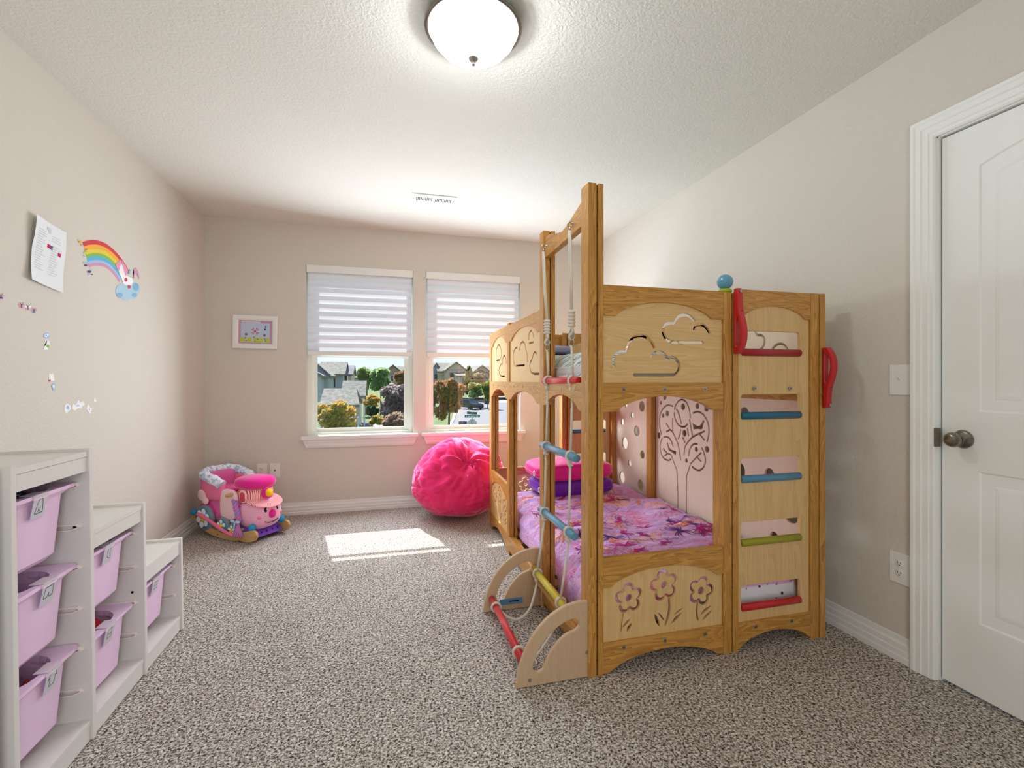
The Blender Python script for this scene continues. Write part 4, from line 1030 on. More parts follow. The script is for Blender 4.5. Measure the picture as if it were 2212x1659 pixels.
obj('backrest', plush((-.235, 0, .345), (.045, .135, .105), .5), T['pink'], toy, True)
for s in (-1, 1): obj('armrest', plush((-.13, s*.120, .335), (.105, .030, .075), .55), T['coral'], toy, True)
bm = bmesh.new(); path = smooth2([(-.035,-.125,.375),(-.09,-.135,.405),(-.20,-.140,.432),(-.262,-.10,.446),(-.268,0,.452),(-.262,.10,.446),(-.20,.140,.432),(-.09,.135,.405),(-.035,.125,.375)], 2)
tube(bm, path, .034, 14, False, 0, [.034 + .003*math.sin(i*1.3) for i in range(len(path))]); obj('bolster', bm, T['fleece'], toy)
obj('seat', plush((-.10, 0, .315), (.12, .09, .028), .6), T['mag'], toy, True)
for s in (-1, 1):
    obj('saddle_flap', plush((.035, s*.122, .245), (.085, .018, .108), .6), T['cream'], toy, True)
    bm = plush((-.215, s*.140, .290), (.050, .012, .040), .7, Matrix()); ell(bm, (-.185, s*.142, .255), (.032, .012, .028)); obj('wing', bm, T['cream'], toy, True)
    for (x, z, R, nm) in ((-.195, .130, .092, 'wheel'), (.0, .098, .056, 'wheel'), (.105, .080, .045, 'wheel')):
        A = align((x, s*.122, z), (0, s, 0))
        bm = bmesh.new(); lathe(bm, [(0, 0), (R, .0), (R*1.04, .014), (R*.96, .028), (R*.6, .032), (0, .033)], 32, A); wl = obj('wheel', bm, T['grey'], toy, True)
        bm = bmesh.new(); lathe(bm, [(R*.80, .030), (R*.80, .034), (0, .036)], 28, A, 0)
        n = 6 if R > .06 else 5
        for i in range(n):
            a = 2*PI*i/n + .3; ell(bm, (R*.52*math.cos(a), R*.52*math.sin(a), .036), (R*.25, R*.25, .004), A, 16, 8, 1)
        ell(bm, (0, 0, .037), (R*.27, R*.27, .006), A, 16, 8, 2); obj('felt_flower', bm, [T['teal'], T['petal'], T['yel']], wl)
    bm = bmesh.new(); tube(bm, smooth2([(-.235, s*.168, .160), (-.12, s*.170, .135), (.0, s*.170, .085), (.10, s*.170, .055), (.20, s*.165, .052)], 2), .012, 8); obj('connecting_rod', bm, T['coral'], toy)
    # fender above the big wheel
    bm = bmesh.new(); tube(bm, [(-.195 + .100*math.cos(a), s*.118, .130 + .100*math.sin(a)) for a in [math.radians(d) for d in range(20, 171, 15)]], .014, 8); obj('fender', bm, T['mag'], toy)
hd = obj('head', plush((.195, 0, .178), (.118, .124, .108), .72, seg=40, rings=24), T['lpink'], toy, True)
bm = bmesh.new()
for s in (-1, 1): ell(bm, (.303, s*.046, .212), (.008, .013, .024), mi=0, seg=14, rings=10); ell(bm, (.3095, s*.046+.004, .220), (.004, .005, .007), mi=1, seg=10, rings=8)
obj('eyes', bm, [T['black'], T['petal']], hd)
bm = bmesh.new(); ell(bm, (.314, 0, .180), (.022, .028, .030)); obj('nose', bm, T['mag'], hd, True)
bm = bmesh.new(); tube(bm, [(.309 - .25*y*y*4, y, .134 - .014*math.cos(y/.055*PI/2)) for y in [-.055 + .011*i for i in range(11)]], .0028, 6); obj('mouth', bm, T['black'], hd)
bm = bmesh.new(); [ell(bm, (.291, s*.084, .168), (.010, .018, .012)) for s in (-1, 1)]; obj('cheeks', bm, T['coral'], hd, True)
bm = bmesh.new(); lathe(bm, [(0, .25), (.100, .255), (.112, .275), (.112, .325), (.106, .352), (0, .355)], 36, Matrix.Translation((.150, 0, 0))); hat = obj('cap_band', bm, T['stripe'], toy, True)
obj('cap_brim', plush((.03, 0, 0), (.115, .128, .012), 1, Matrix.Translation((.205, 0, .283)) @ Ry(20)), T['stripe'], toy, True)
obj('cap_crown', plush((.145, 0, .392), (.122, .125, .048), .75), T['mag'], toy, True)
bm = bmesh.new(); A = align((.225, 0, .318), (1, 0, .12)); lathe(bm, [(0, 0), (.036, 0), (.044, .02), (.040, .05), (.034, .058), (0, .058)], 24, A); hl = obj('headlamp', bm, T['mag'], toy, True)
bm = bmesh.new(); lathe(bm, [(.029, .057), (.028, .063), (0, .066)], 24, A); obj('lamp_face', bm, T['yel'], hl, True)
bm = bmesh.new(); cyl(bm, (.085, -.185, .322), (.085, .185, .322), .013, 14, 0, None, .002); obj('handle_dowel', bm, T['rwood'], toy)
for s in (-1, 1):
    bm = bmesh.new()
    for i in range(3):
        pts = [(.105 + .012*math.cos(q*1.5 + i*2.1) + q*.006, s*(.135 + .012*math.sin(q*1.5 + i*2.1)), .285 - q*.016) for q in range(10)]; tube(bm, pts, .011, 6, False, i % 2)
    for i in range(12):
        a = 2*PI*i/12; tube(bm, [(.160, s*.150, .140), (.165 + .018*math.cos(a), s*(.155 + .014*math.sin(a)), .095), (.175 + .045*math.cos(a), s*(.160 + .020*math.sin(a)), .050)], .0055, 5, False, i % 2)
    br = obj('braid', bm, [T['lilac'], T['pyarn']], toy)
    bm = bmesh.new()
    for q in (-1, 1): ell(bm, (.160 + q*.026, s*.172, .150), (.024, .008, .011), seg=12, rings=8)
    tube(bm, [(.160, s*.172, .148), (.158, s*.178, .10)], .006, 6); obj('bow', bm, T['bow'], br, True)
bm = bmesh.new(); prism(bm, [(-.125, 0), (.125, 0), (.10, 1), (-.10, 1)], lambda a, b, t: Vector((.20 + (.085 if b < .5 else .01) + (-.10*(1-t)), a, .030 + .065*b)))
for i in range(-2, 3): bx(bm, (.245, i*.045-.003, .045), (.272 , i*.045+.003, .062), 1)
bmesh.ops.bevel(bm, geom=[e for e in bm.edges], offset=.004, segments=2, affect='EDGES'); obj('cowcatcher', bm, [T['purple'], T['black']], toy)
for x in (-.22, .15):
    bm = bmesh.new(); cyl(bm, (x, -.130, .075), (x, .130, .075), .014, 12); obj('crossbar', bm, T['rwood'], toy)

# ------------------------------------------------------------------ bean bag
bm = bmesh.new(); nS, nR = 150, 90
def bb(a, b):
    """a around, b 0 bottom .. 1 top"""
    el = -PI/2 + PI*b; ce, se = math.cos(el), math.sin(el)
    d = Vector((ce*math.cos(a), ce*math.sin(a), se))
    r = 1.0
    # soft folds that gather towards a pinched dimple on the side facing the room
    wq = d + .35*noise.noise_vector(d*1.6 + Vector((5, 2, 8)))
    t = Vector((.02, -.74, .56)).normalized(); ang = d.angle(t); q = wq - t*wq.dot(t); az = math.atan2(q.z, q.x)
    g = math.exp(-(ang/.85)**2)
    f1 = abs(noise.noise(Vector((math.cos(az)*2.1, math.sin(az)*2.1, ang*1.6 + 3))))
    f2 = abs(noise.noise(Vector((wq.x*2.6, wq.y*2.6, wq.z*1.2)) + Vector((1, 9, 2))))
    r -= .15*math.exp(-(ang/.36)**2)
    r += g*(.36*f1 - .09) + (.05*f2 - .015)*max(0, min(1, (d.z + .25)*2))
    n1 = noise.noise(d*2.3 + Vector((3, 1, 4))); n2 = 1 - abs(noise.noise(Vector((d.x*3.2, d.y*3.2, d.z*9)))*2)
    r += .035*n1 - .03*max(0, n2-.6)/.4*(1-g)
    x, y, z = d.x*.385*r, d.y*.350*r, d.z*.36*r
    if z < 0: z *= .80; s = 1 + .05*math.sin(min(1, -z/.25)*PI); x *= s; y *= s
    z += .285
    z = max(z, .004 + .012*max(0, .05 - z)) if z > -.5 else z
    if z < .05: z = .004 + .046*((z+.02)/.07)**1 if z > -.02 else .004
    return Vector((x, y, z))
R_ = []
for j in range(nR+1):
    R_.append([bm.verts.new(bb(2*PI*i/nS, j/nR)) for i in range(nS if 0 < j < nR else 1)])
for a, b in zip(R_, R_[1:]):
    for i in range(nS):
        q = []
        for x in (a[i % len(a)], a[(i+1) % len(a)], b[(i+1) % len(b)], b[i % len(b)]):
            if x not in q: q.append(x)
        f = bm.faces.new(q); f.smooth = True
k = N('hot_pink_velour'); v = k.coord(); k.l(k.ramp(k.noise(v, 9, 3, 1), [(.3, srgb(214, 20, 88)), (.7, srgb(232, 40, 110))]), k.b.inputs['Base Color'])
k.b.inputs['Roughness'].default_value = .75; k.b.inputs['Sheen Weight'].default_value = .6; k.b.inputs['Sheen Roughness'].default_value = .35; k.b.inputs['Sheen Tint'].default_value = (1, .6, .8, 1); k.bump(k.noise(v, 12, 4, 1.5), .5, .012)
o = tag(obj('bean_bag', bm, k.m), 'hot pink velour bean bag chair below the right window', 'bean bag'); o.location = (.610, 3.945, 0)

# ------------------------------------------------------------------ things on the walls
def flat(name, polys, mats, fn, parent=None):
    """polys: [(points, material index)]; fn maps plane coordinates + layer to space"""
    bm = bmesh.new()
    for i, (pts, mi) in enumerate(polys):
        try: f = bm.faces.new([bm.verts.new(fn(a, b, i)) for a, b in pts]); f.material_index = mi
        except ValueError: pass
    bmesh.ops.triangulate(bm, faces=bm.faces[:])
    return obj(name, bm, mats, parent)
def LW(u, v): p = on(u, v, 'x', XL); return (p.y, p.z)
fL = lambda a, b, i: Vector((XL + .0006 + .00012*i, a, b))
def Lp(pts, ox, oy, s): return [LW(ox + a/s, oy + b/s) for a, b in pts]
cr_ = [plain('print_' + n, srgb(*c), .6) for n, c in (('red', (206, 66, 76)), ('orange', (238, 168, 70)), ('yellow', (222, 200, 70)), ('green', (132, 184, 84)), ('blue', (92, 176, 208)), ('pale_blue', (160, 190, 222)), ('mauve', (206, 148, 178)), ('white', (238, 236, 236)), ('cloud_blue', (168, 200, 218)), ('cloud_deep', (130, 176, 206)), ('dark', (92, 70, 110)), ('pink', (226, 150, 180)))]
outer = smooth2(Lp([(290,235),(400,200),(550,188),(700,215),(850,290),(985,400),(1110,535),(1215,680),(1290,800),(1320,890)], 150, 500, 10.37), 2)
inner = smooth2(Lp([(440,805),(520,778),(620,765),(740,778),(850,825),(940,900),(1010,980),(1060,1050),(1095,1110),(1110,1140)], 150, 500, 10.37), 2)
polys = []
ts = [0, .17, .34, .50, .62, .77, .87, 1.0]
for bnd in range(7):
    for i in range(len(outer)-1):
        def mixp(t, j): return (outer[j][0]*(1-t) + inner[j][0]*t, outer[j][1]*(1-t) + inner[j][1]*t)
        polys.append(([mixp(ts[bnd], i), mixp(ts[bnd], i+1), mixp(ts[bnd+1], i+1), mixp(ts[bnd+1], i)], bnd))
Z3 = (150, 500, 10.37)
e_ = tag(empty('rainbow_sticker', (XL, 2.98, 1.68)), 'rainbow and cloud wall sticker on the left wall', 'wall sticker')
inv = Matrix.Translation(-Vector(e_.location))
f0 = lambda a, b, i: inv @ Vector((XL + .0008, a, b))
o = flat('rainbow', polys, cr_, f0, e_)
def blob(cx, cy, rx, ry, n=22): return Lp([(cx + rx*math.cos(2*PI*i/n), cy + ry*math.sin(2*PI*i/n)) for i in range(n)], *Z3)
cl = [(blob(1180,1330,150,160), 8), (blob(1440,1290,135,150), 8), (blob(1260,1430,110,120), 8), (blob(1410,1410,110,105), 8), (blob(1480,1240,70,90), 9), (blob(1120,1420,70,60), 9), (blob(1450,1420,60,50), 9)]
cl += [(Lp([(1140,700),(1190,770),(1230,900),(1290,1000),(1390,1040),(1420,1120),(1380,1210),(1250,1200),(1190,1160),(1165,1060),(1105,930),(1090,860)], *Z3), 7), (Lp([(1020,720),(1145,630),(1150,700),(1110,860),(1065,870),(1040,800)], *Z3), 11), (Lp([(1150,640),(1250,770),(1310,900),(1250,1000),(1185,800)], *Z3), 11),
       (Lp([(1420,1050),(1440,900),(1420,850),(1480,820),(1540,900),(1555,1080),(1510,950),(1470,940),(1450,1040)], *Z3), 6), (blob(1255,1080,35,45), 0), (blob(1330,1240,28,40), 0), (Lp([(1330,850),(1360,850),(1340,960),(1310,950)], *Z3), 9)]
flat('cloud_and_unicorn', cl, cr_, lambda a, b, i: inv @ Vector((XL + .0011 + .00012*i, a, b)), e_)
st = []
for cx, cy, r, mi in [(440,900,55,10),(480,860,40,5),(430,960,35,5),(500,960,25,10),(330,700,40,5),(360,760,40,10),(390,700,30,5),(350,440,35,3),(370,400,25,0),(330,480,30,2),(320,550,22,3),(240,240,45,1),(200,200,30,2),(260,300,28,1)]:
    st.append((blob(cx, cy, r, r*.6, 5), mi))
flat('stars', st, cr_, lambda a, b, i: inv @ Vector((XL + .0010 + .00012*i, a, b)), e_)
# taped sheet of paper, bulging off the wall at its left side
e_ = tag(empty('paper_sheet', (XL, 2.49, 1.66)), 'white printed sheet of paper taped to the left wall, left of the rainbow', 'paper')
q = [LW(68,462), LW(142,503), LW(130,632), LW(57,602)]
def PP(a, b, d=0):
    top = Vector(q[0]).lerp(Vector(q[1]), a); bot = Vector(q[3]).lerp(Vector(q[2]), a); p = top.lerp(bot, b)
    off = .003 + .016*(1-a)**2*(.4 + .6*abs(b-.5)*2) + .010*a*a*b*b + .003*math.sin(b*6) + d
    return Vector((off, p.x - 2.49, p.y - 1.66))
bm = bmesh.new(); V = [[bm.verts.new(PP(i/10, j/14)) for i in range(11)] for j in range(15)]
for j in range(14):
    for i in range(10): f = bm.faces.new((V[j][i], V[j+1][i], V[j+1][i+1], V[j][i+1])); f.smooth = True
def pq(a0, b0, a1, b1, mi):
    n = max(1, int((a1-a0)*12))
    for i in range(n):
        x0, x1 = a0 + (a1-a0)*i/n, a0 + (a1-a0)*(i+1)/n
        f = bm.faces.new([bm.verts.new(PP(*c, .0008)) for c in ((x0, b0), (x0, b1), (x1, b1), (x1, b0))]); f.material_index = mi
rnd = random.Random(5)
for j in range(17):
    b = .17 + j*.038
    pq(.10, b, .10 + rnd.uniform(.16, .30), b+.010, 1)
    if j != 3: pq(.55, b + .012, .55 + rnd.uniform(.15, .28), b+.022, 1)
pq(.42, .34, .52, .40, 2); pq(.52, .345, .59, .405, 3); pq(.77, .395, .86, .455, 2); pq(.36, .08, .50, .13, 4); pq(.42, .13, .50, .17, 4)
obj('sheet', bm, [M['paper'], plain('pale_print', srgb(196, 198, 202), .8), plain('crimson_print', srgb(196, 40, 84), .8), plain('navy_print', srgb(70, 90, 140), .8), plain('grey_print', srgb(204, 205, 208), .8)], e_)
# butterfly stickers
def lw_thing(name, polys, mats, label, cat, group):
    ys = [p[0] for q_, _ in polys for p in q_]; zs = [p[1] for q_, _ in polys for p in q_]; c = Vector((XL, sum(ys)/len(ys), sum(zs)/len(zs)))
    o = flat(name, polys, mats, lambda a, b, i: Vector((.0008 + .00015*i, a - c.y, b - c.z))); o.location = c; return tag(o, label, cat, group)
def butterfly(u, v, s, c1, c2, label):
    pl = []
    for sx in (-1, 1):
        pl.append(([LW(u + sx*s*a, v + s*b) for a, b in [(0,0),(.5,-.75),(1.0,-.8),(1.0,-.2),(.3,.1)]], c1)); pl.append(([LW(u + sx*s*a, v + s*b) for a, b in [(0,.05),(.6,.2),(.75,.7),(.3,.8),(.05,.4)]], c2))
    pl.append(([LW(u - .12*s, v-.6*s), LW(u + .12*s, v-.6*s), LW(u + .12*s, v+.7*s), LW(u - .12*s, v+.7*s)], 10))
    for sx in (-1, 1): pl.append(([LW(u, v-.5*s), LW(u + sx*.5*s, v-1.25*s), LW(u + sx*.62*s, v-1.2*s), LW(u+sx*.12*s, v-.45*s)], 10))
    lw_thing('butterfly_sticker', pl, cr_, label, 'wall sticker', 'butterfly stickers on the left wall')
butterfly(45.5, 661, 6.5, 11, 11, 'small pink butterfly sticker below the paper sheet, first of the row of three')
butterfly(59.5, 665, 6, 7, 11, 'small whitish butterfly sticker between the pink and the lilac one')
butterfly(72.5, 672, 6, 6, 5, 'small lilac butterfly sticker below the paper sheet, closest to the rainbow')
butterfly(1.5, 641, 6, 11, 10, 'tiny dark butterfly sticker at the picture edge, beyond the pink one')
def Q(pts): return [LW(a/5.53, 640 + b/5.53) for a, b in pts]
def ngon(cx, cy, rx, ry, n=10, j=0, seed=0):
    r = random.Random(seed); return Q([(cx + rx*math.cos(2*PI*i/n)*(1 + j*r.uniform(-1, 1)), cy + ry*math.sin(2*PI*i/n)*(1 + j*r.uniform(-1, 1))) for i in range(n)])
G_ = 'peeling stickers on the left wall'
lw_thing('round_sticker', [(ngon(553,468,36,34,14), 5), (ngon(553,468,22,20,8,.4,2), 7), (ngon(550,468,10,10,6), 4)], cr_, 'round blue sticker above the pale green peeled one', 'wall sticker', G_)
lw_thing('peeled_sticker', [(Q([(530,520),(565,510),(590,540),(600,585),(575,600),(570,640),(520,640),(525,600),(550,580)]), 7), (Q([(560,575),(590,580),(575,620),(550,600)]), 3)], cr_, 'pale green white peeled sticker right below the round blue one', 'wall sticker', G_)
lw_thing('peeled_sticker', [(Q([(580,1010),(580,925),(595,915),(610,935),(625,915),(640,940),(650,1010)]), 7), (Q([(575,1000),(605,995),(600,1018),(578,1020)]), 0)], cr_, 'white peeled sticker with a reddish spot at its foot', 'wall sticker', G_)
lw_thing('peeled_sticker', [(Q([(610,1060),(635,1038),(660,1050),(662,1110),(645,1130),(625,1120),(622,1085)]), 5), (Q([(625,1060),(650,1060),(650,1100),(630,1095)]), 7)], cr_, 'small lilac white peeled sticker hanging lowest of the upright row', 'wall sticker', G_)
lw_thing('peeled_sticker', [(Q([(765,1350),(770,1300),(800,1280),(835,1305),(850,1340),(820,1370),(795,1395),(765,1375)]), 7), (Q([(785,1330),(805,1300),(830,1330),(810,1360)]), 5)], cr_, 'roundish white sticker scrap, furthest from the rainbow, above the storage unit', 'wall sticker', G_)
lw_thing('peeled_sticker', [(Q([(860,1340),(870,1285),(900,1300),(940,1235),(955,1275),(990,1250),(1012,1290),(985,1310),(965,1340),(930,1335),(890,1368)]), 7), (Q([(900,1320),(930,1290),(950,1310)]), 5)], cr_, 'ragged wide white sticker scrap between two smaller scraps above the storage unit', 'wall sticker', G_)
lw_thing('peeled_sticker', [(Q([(1030,1340),(1050,1285),(1075,1330),(1105,1340),(1085,1370),(1075,1405),(1050,1380)]), 7), (Q([(1060,1330),(1070,1350),(1060,1370)]), 10)], cr_, 'torn star shaped white sticker scrap with a dark centre above the storage unit', 'wall sticker', G_)
lw_thing('peeled_sticker', [(Q([(1112,1255),(1130,1205),(1155,1255),(1140,1262)]), 7)], cr_, 'tiny white triangular sticker scrap, highest of those above the storage unit', 'wall sticker', G_)
# framed picture
def BW(u, v): p = on(u, v, 'y', YB); return (p.x, p.z)
e_ = tag(empty('picture_frame', (-1.018, YB, 1.518), 0), 'white framed flower picture hanging on the window wall', 'picture'); e_.rotation_euler[1] = math.radians(.7)
bm = bmesh.new(); fx, fz, fw = .166, .136, .042
rings = [[bm.verts.new((sx*(fx-i), -d, sz*(fz-i))) for sx, sz in ((-1,-1),(1,-1),(1,1),(-1,1))] for i, d in ((0, .001), (0, .020), (.006, .024), (.030, .022), (fw, .012), (fw, .004))]
for a, b in zip(rings, rings[1:]):
    for i in range(4): bm.faces.new((a[i], a[(i+1) % 4], b[(i+1) % 4], b[i]))
bmesh.ops.recalc_face_normals(bm, faces=bm.faces[:]); obj('frame', bm, M['white'], e_)
AX, AZ = fx-fw, fz-fw
ac = [plain('art_' + n, srgb(*c), .5) for n, c in (('border', (196, 146, 176)), ('sky', (184, 196, 222)), ('grass', (188, 196, 64)), ('leaf', (110, 140, 90)), ('red', (196, 60, 70)), ('navy', (50, 52, 110)), ('white', (226, 222, 226)), ('plum', (140, 84, 110)), ('mint', (196, 220, 210)))]
def el(cx, cz_, rx, rz, n=12): return [(cx + rx*math.cos(2*PI*i/n), cz_ + rz*math.sin(2*PI*i/n)) for i in range(n)]
art = [([(-AX,-AZ),(AX,-AZ),(AX,AZ),(-AX,AZ)], 0), ([(-AX*.86,-AZ*.90),(AX*.86,-AZ*.90),(AX*.86,AZ*.80),(-AX*.86,AZ*.80)], 1), ([(-AX*.84,AZ*.86),(AX*.3,AZ*.84),(AX*.3,AZ*.93),(-AX*.84,AZ*.95)], 8)]
for x in (-.75, -.35, .05, .32, .72): art.append((el(x*AX, -.68*AZ, .17*AX, .22*AZ), 2))
for x, z in ((-.6,-.5),(-.1,-.45),(.15,-.6),(.55,-.55),(-.55,-.75),(.62,-.75)): art.append((el(x*AX, z*AZ, .05*AX, .07*AZ, 8), 3))
for i in range(12):
    a = 2*PI*i/12; art.append(([(-.02*AX, .08*AZ), (-.02*AX + .26*AX*math.cos(a-.1), .08*AZ + .34*AZ*math.sin(a-.1)), (-.02*AX + .26*AX*math.cos(a+.1), .08*AZ + .34*AZ*math.sin(a+.1))], 4 if i % 3 else 6))
art += [([(-.03*AX,-.95*AZ*.9),(0,-.95*AZ*.9),(0,-.2*AZ),(-.03*AX,-.2*AZ)], 3), (el(-.02*AX, .08*AZ, .05*AX, .07*AZ), 7), (el(-.55*AX, -.2*AZ, .09*AX, .12*AZ, 7), 7), (el(.55*AX, -.25*AZ, .09*AX, .12*AZ, 7), 7), (el(.62*AX, .50*AZ, .05*AX, .09*AZ), 5), (el(.58*AX, .26*AZ, .05*AX, .08*AZ), 5)]
flat('art_print', art, ac, lambda a, b, i: Vector((a, -.005 - .0001*i, b)), e_)

# ------------------------------------------------------------------ outside: the street seen through the panes
GZ = -3.2
def gxy(u, v): p = on(u, v, 'z', GZ); return (p.x, p.y)
def aY(u, Y): d = ray(u, 800); return d.x*Y/d.y
def zY(u, v, Y): return on(u, v, 'y', Y).z
M['grass'] = plain('lawn', srgb(92, 108, 50), .95, var=.35, bscale=1.2); M['asph'] = plain('pale_asphalt', srgb(122, 117, 119), .9, var=.05, bscale=.8); M['conc'] = plain('concrete', srgb(160, 155, 148), .9, var=.04, bscale=2)
M['shingle'] = plain('grey_brown_shingles', srgb(126, 119, 108), .95, var=.4, bscale=3); M['shingle2'] = plain('grey_shingles', srgb(112, 112, 112), .95, var=.4, bscale=3)
M['siding'] = plain('tan_siding', srgb(206, 188, 162), .9); M['siding2'] = plain('grey_siding', srgb(176, 180, 182), .9); M['siding3'] = plain('brown_siding', srgb(168, 142, 124), .9)
M['trimw'] = plain('house_trim', srgb(214, 212, 206), .8); M['wglass'] = plain('house_window_glass', srgb(52, 62, 72), .2); M['bark'] = plain('bark', srgb(92, 76, 62), .95)
M['mulch'] = plain('dark_path', srgb(84, 84, 90), .9)
bm = bmesh.new(); bx(bm, (-260, 5.5, GZ-1), (420, 900, GZ)); struct(obj('ground_lawn', bm, M['grass']))
def slab(name, pts, mat, dz):
    bm = bmesh.new(); prism(bm, pts, lambda a, b, t: Vector((a, b, GZ + dz*t + .001))); return struct(obj(name, bm, mat))
slab('street', [gxy(*p) for p in [(1012,854),(1100,856),(1200,850),(1300,860),(1330,1010),(1000,1010),(962,944),(974,925),(984,905),(988,888),(998,870)]], M['asph'], .03)
slab('street_far', [gxy(*p) for p in [(985,842.5),(1200,840),(1200,848),(1030,850),(975,852)]], M['asph'], .05)
slab('sidewalk', [gxy(*p) for p in [(965,938),(973,925),(983,905),(987,888),(997,869),(991,869),(981,888),(977,905),(966,925),(957,938)]], M['conc'], .06)
slab('path', [gxy(*p) for p in [(765,926),(802,926),(796,912),(770,912)]], M['mulch'], .05)
slab('driveway', [gxy(*p) for p in [(797,934),(850,934),(842,915),(800,905)]], M['conc'], .04)
slab('sidewalk_far', [gxy(*p) for p in [(1010,868),(1120,872),(1120,866),(1014,864)]], M['conc'], .06)
def leafm(name, cols):
    k = N(name); v = k.coord(); n = k.noise(v, .9, 3, .3); n2 = k.noise(v, 7, 2)
    mm = k.n('ShaderNodeMath', operation='MULTIPLY_ADD'); k.l(n2, mm.inputs[0]); mm.inputs[1].default_value = .45; m2 = k.n('ShaderNodeMath', operation='MULTIPLY'); k.l(n, m2.inputs[0]); m2.inputs[1].default_value = .6; k.l(m2.outputs[0], mm.inputs[2])
    k.l(k.ramp(mm.outputs[0], [(.36 + .30*i/(len(cols)-1), srgb(*c)) for i, c in enumerate(cols)]), k.b.inputs['Base Color']); k.b.inputs['Roughness'].default_value = .8
    tr = k.n('ShaderNodeBsdfTranslucent'); tr.inputs[0].default_value = srgb(*cols[-1]); mx = k.n('ShaderNodeMixShader'); mx.inputs[0].default_value = .5
    k.l(k.b.outputs[0], mx.inputs[1]); k.l(tr.outputs[0], mx.inputs[2]); k.l(mx.outputs[0], k.out.inputs[0]); return k.m
LF = {'green': leafm('green_leaves', [(52, 84, 40), (98, 132, 62), (140, 164, 88)]), 'dark': leafm('dark_needles', [(26, 48, 34), (46, 76, 48), (74, 104, 66)]),
      'autumn': leafm('turning_leaves', [(84, 120, 56), (120, 148, 72), (150, 150, 84), (190, 130, 104)]), 'plum': leafm('plum_leaves', [(70, 56, 62), (110, 92, 96), (186, 168, 164)]),
      'yellow': leafm('yellow_green_leaves', [(78, 116, 44), (126, 156, 54), (160, 178, 70), (196, 188, 84), (214, 160, 90)]), 'rust': leafm('rust_leaves', [(104, 84, 76), (160, 120, 104), (186, 160, 136)]), 'light': leafm('light_green_leaves', [(76, 118, 66), (120, 156, 96), (160, 186, 120)])}
def crown(bm, c, r, n, s, rnd, cone=False):
    for i in range(n):
        while True:
            d = Vector((rnd.uniform(-1, 1), rnd.uniform(-1, 1), rnd.uniform(-1, 1)))
            if .25 < d.length < 1: break
        d *= (.75 + .25*rnd.random())/max(d.length, .4)**.4
        if cone: f = (1 - (d.z + 1)/2*.85); d.x *= f; d.y *= f
        p = Vector(c) + Vector((d.x*r[0], d.y*r[1], d.z*r[2]))
        a = Vector((rnd.gauss(0, 1), rnd.gauss(0, 1), rnd.gauss(0, 1))).normalized(); b = a.orthogonal().normalized(); q = a.cross(b); e1 = s*rnd.uniform(.6, 1.2); e2 = e1*.6
        f = bm.faces.new([bm.verts.new(p + b*e1), bm.verts.new(p + q*e2), bm.verts.new(p - b*e1), bm.verts.new(p - q*e2)])
def tree(name, u0, u1, v0, v1, Y, kind, label, cat, blobs=8, n=2200, trunk=True, cone=False, seed=1, leaf=None, group=None, zb=GZ):
    """crown fills the box u0..u1, v0..v1 at distance Y"""
    x0, x1 = aY(u0, Y), aY(u1, Y); um = (u0+u1)/2; zt, zb_ = zY(um, v0, Y), zY(um, v1, Y); cx = (x0+x1)/2; rx = (x1-x0)/2; rz = (zt-zb_)/2; cz_ = (zt+zb_)/2
    rnd = random.Random(seed); e_ = tag(empty(name, (cx, Y, zb)), label, cat, group); bm = bmesh.new(); leaf = leaf or max(.05, rx*.085); blobs += 3; leaf *= 1.25
    cc = Vector((0, 0, cz_-zb))
    if cone: crown(bm, cc, (rx, rx, rz), n, leaf, rnd, True)
    else:
        crown(bm, cc, (rx*.64, rx*.64, rz*.72), n//2, leaf, rnd)
        for i in range(blobs):
            a = 2*PI*i/blobs + rnd.random(); h = rnd.uniform(-.62, .62); k_ = math.sqrt(1-h*h)
            crown(bm, cc + Vector((math.cos(a)*rx*.66*k_, math.sin(a)*rx*.66*k_, h*1.12*rz)), (rx*rnd.uniform(.30, .48),)*2 + (rz*rnd.uniform(.24, .40),), n//(2*blobs), leaf, rnd)
    obj('crown', bm, LF[kind], e_)
    if trunk:
        bm = bmesh.new(); h = cc.z; tr_ = max(.05, rx*.07); tube(bm, [(0, 0, 0), (.03*rx, 0, h*.5), (0, 0, h*1.1)], tr_, 7, False, 0, [tr_, tr_*.8, tr_*.4])
        for i in range(5):
            a = 2*PI*i/5; tube(bm, [(0, 0, h*(.55 + .08*i)), (math.cos(a)*rx*.45, math.sin(a)*rx*.45, h*(.8 + .08*i))], tr_*.35, 5)
        obj('trunk', bm, M['bark'], e_)
    return e_
G1 = 'trees and shrubs seen through the windows'
tree('leafy_bush', 676, 772, 866, 945, 17, 'yellow', 'yellow green bush with orange tips at the bottom of the left window', 'bush', 7, 3200, True, False, 3, .085, G1)
tree('leafy_tree', 772, 806, 792, 850, 62, 'green', 'green tree, left one of the pair beyond the porch roofs', 'tree', 5, 1500, True, False, 4, .35, G1)
tree('leafy_tree', 800, 843, 790, 852, 60, 'light', 'light green tree, right one of the pair beyond the porch roofs', 'tree', 5, 1700, True, False, 5, .35, G1)
tree('plum_tree', 818, 884, 828, 905, 36, 'plum', 'greyish plum coloured tree at the right side of the left window', 'tree', 7, 2600, True, False, 6, .17, G1)
tree('autumn_tree', 852, 886, 796, 850, 48, 'autumn', 'green and rust tree below the far gable in the left window', 'tree', 5, 1300, True, False, 7, .22, G1)
tree('rust_bush', 824, 886, 882, 937, 26, 'rust', 'reddish brown shrub at the bottom right of the left window', 'bush', 6, 2200, False, False, 8, .10, G1)
tree('yellow_bush', 795, 830, 896, 918, 34, 'yellow', 'low yellow green shrub beside the path in the left window', 'bush', 4, 900, False, False, 9, .10, G1)
tree('green_bush', 786, 822, 848, 880, 40, 'yellow', 'pale green shrub right of the porch posts', 'bush', 5, 1200, False, False, 10, .14, G1)
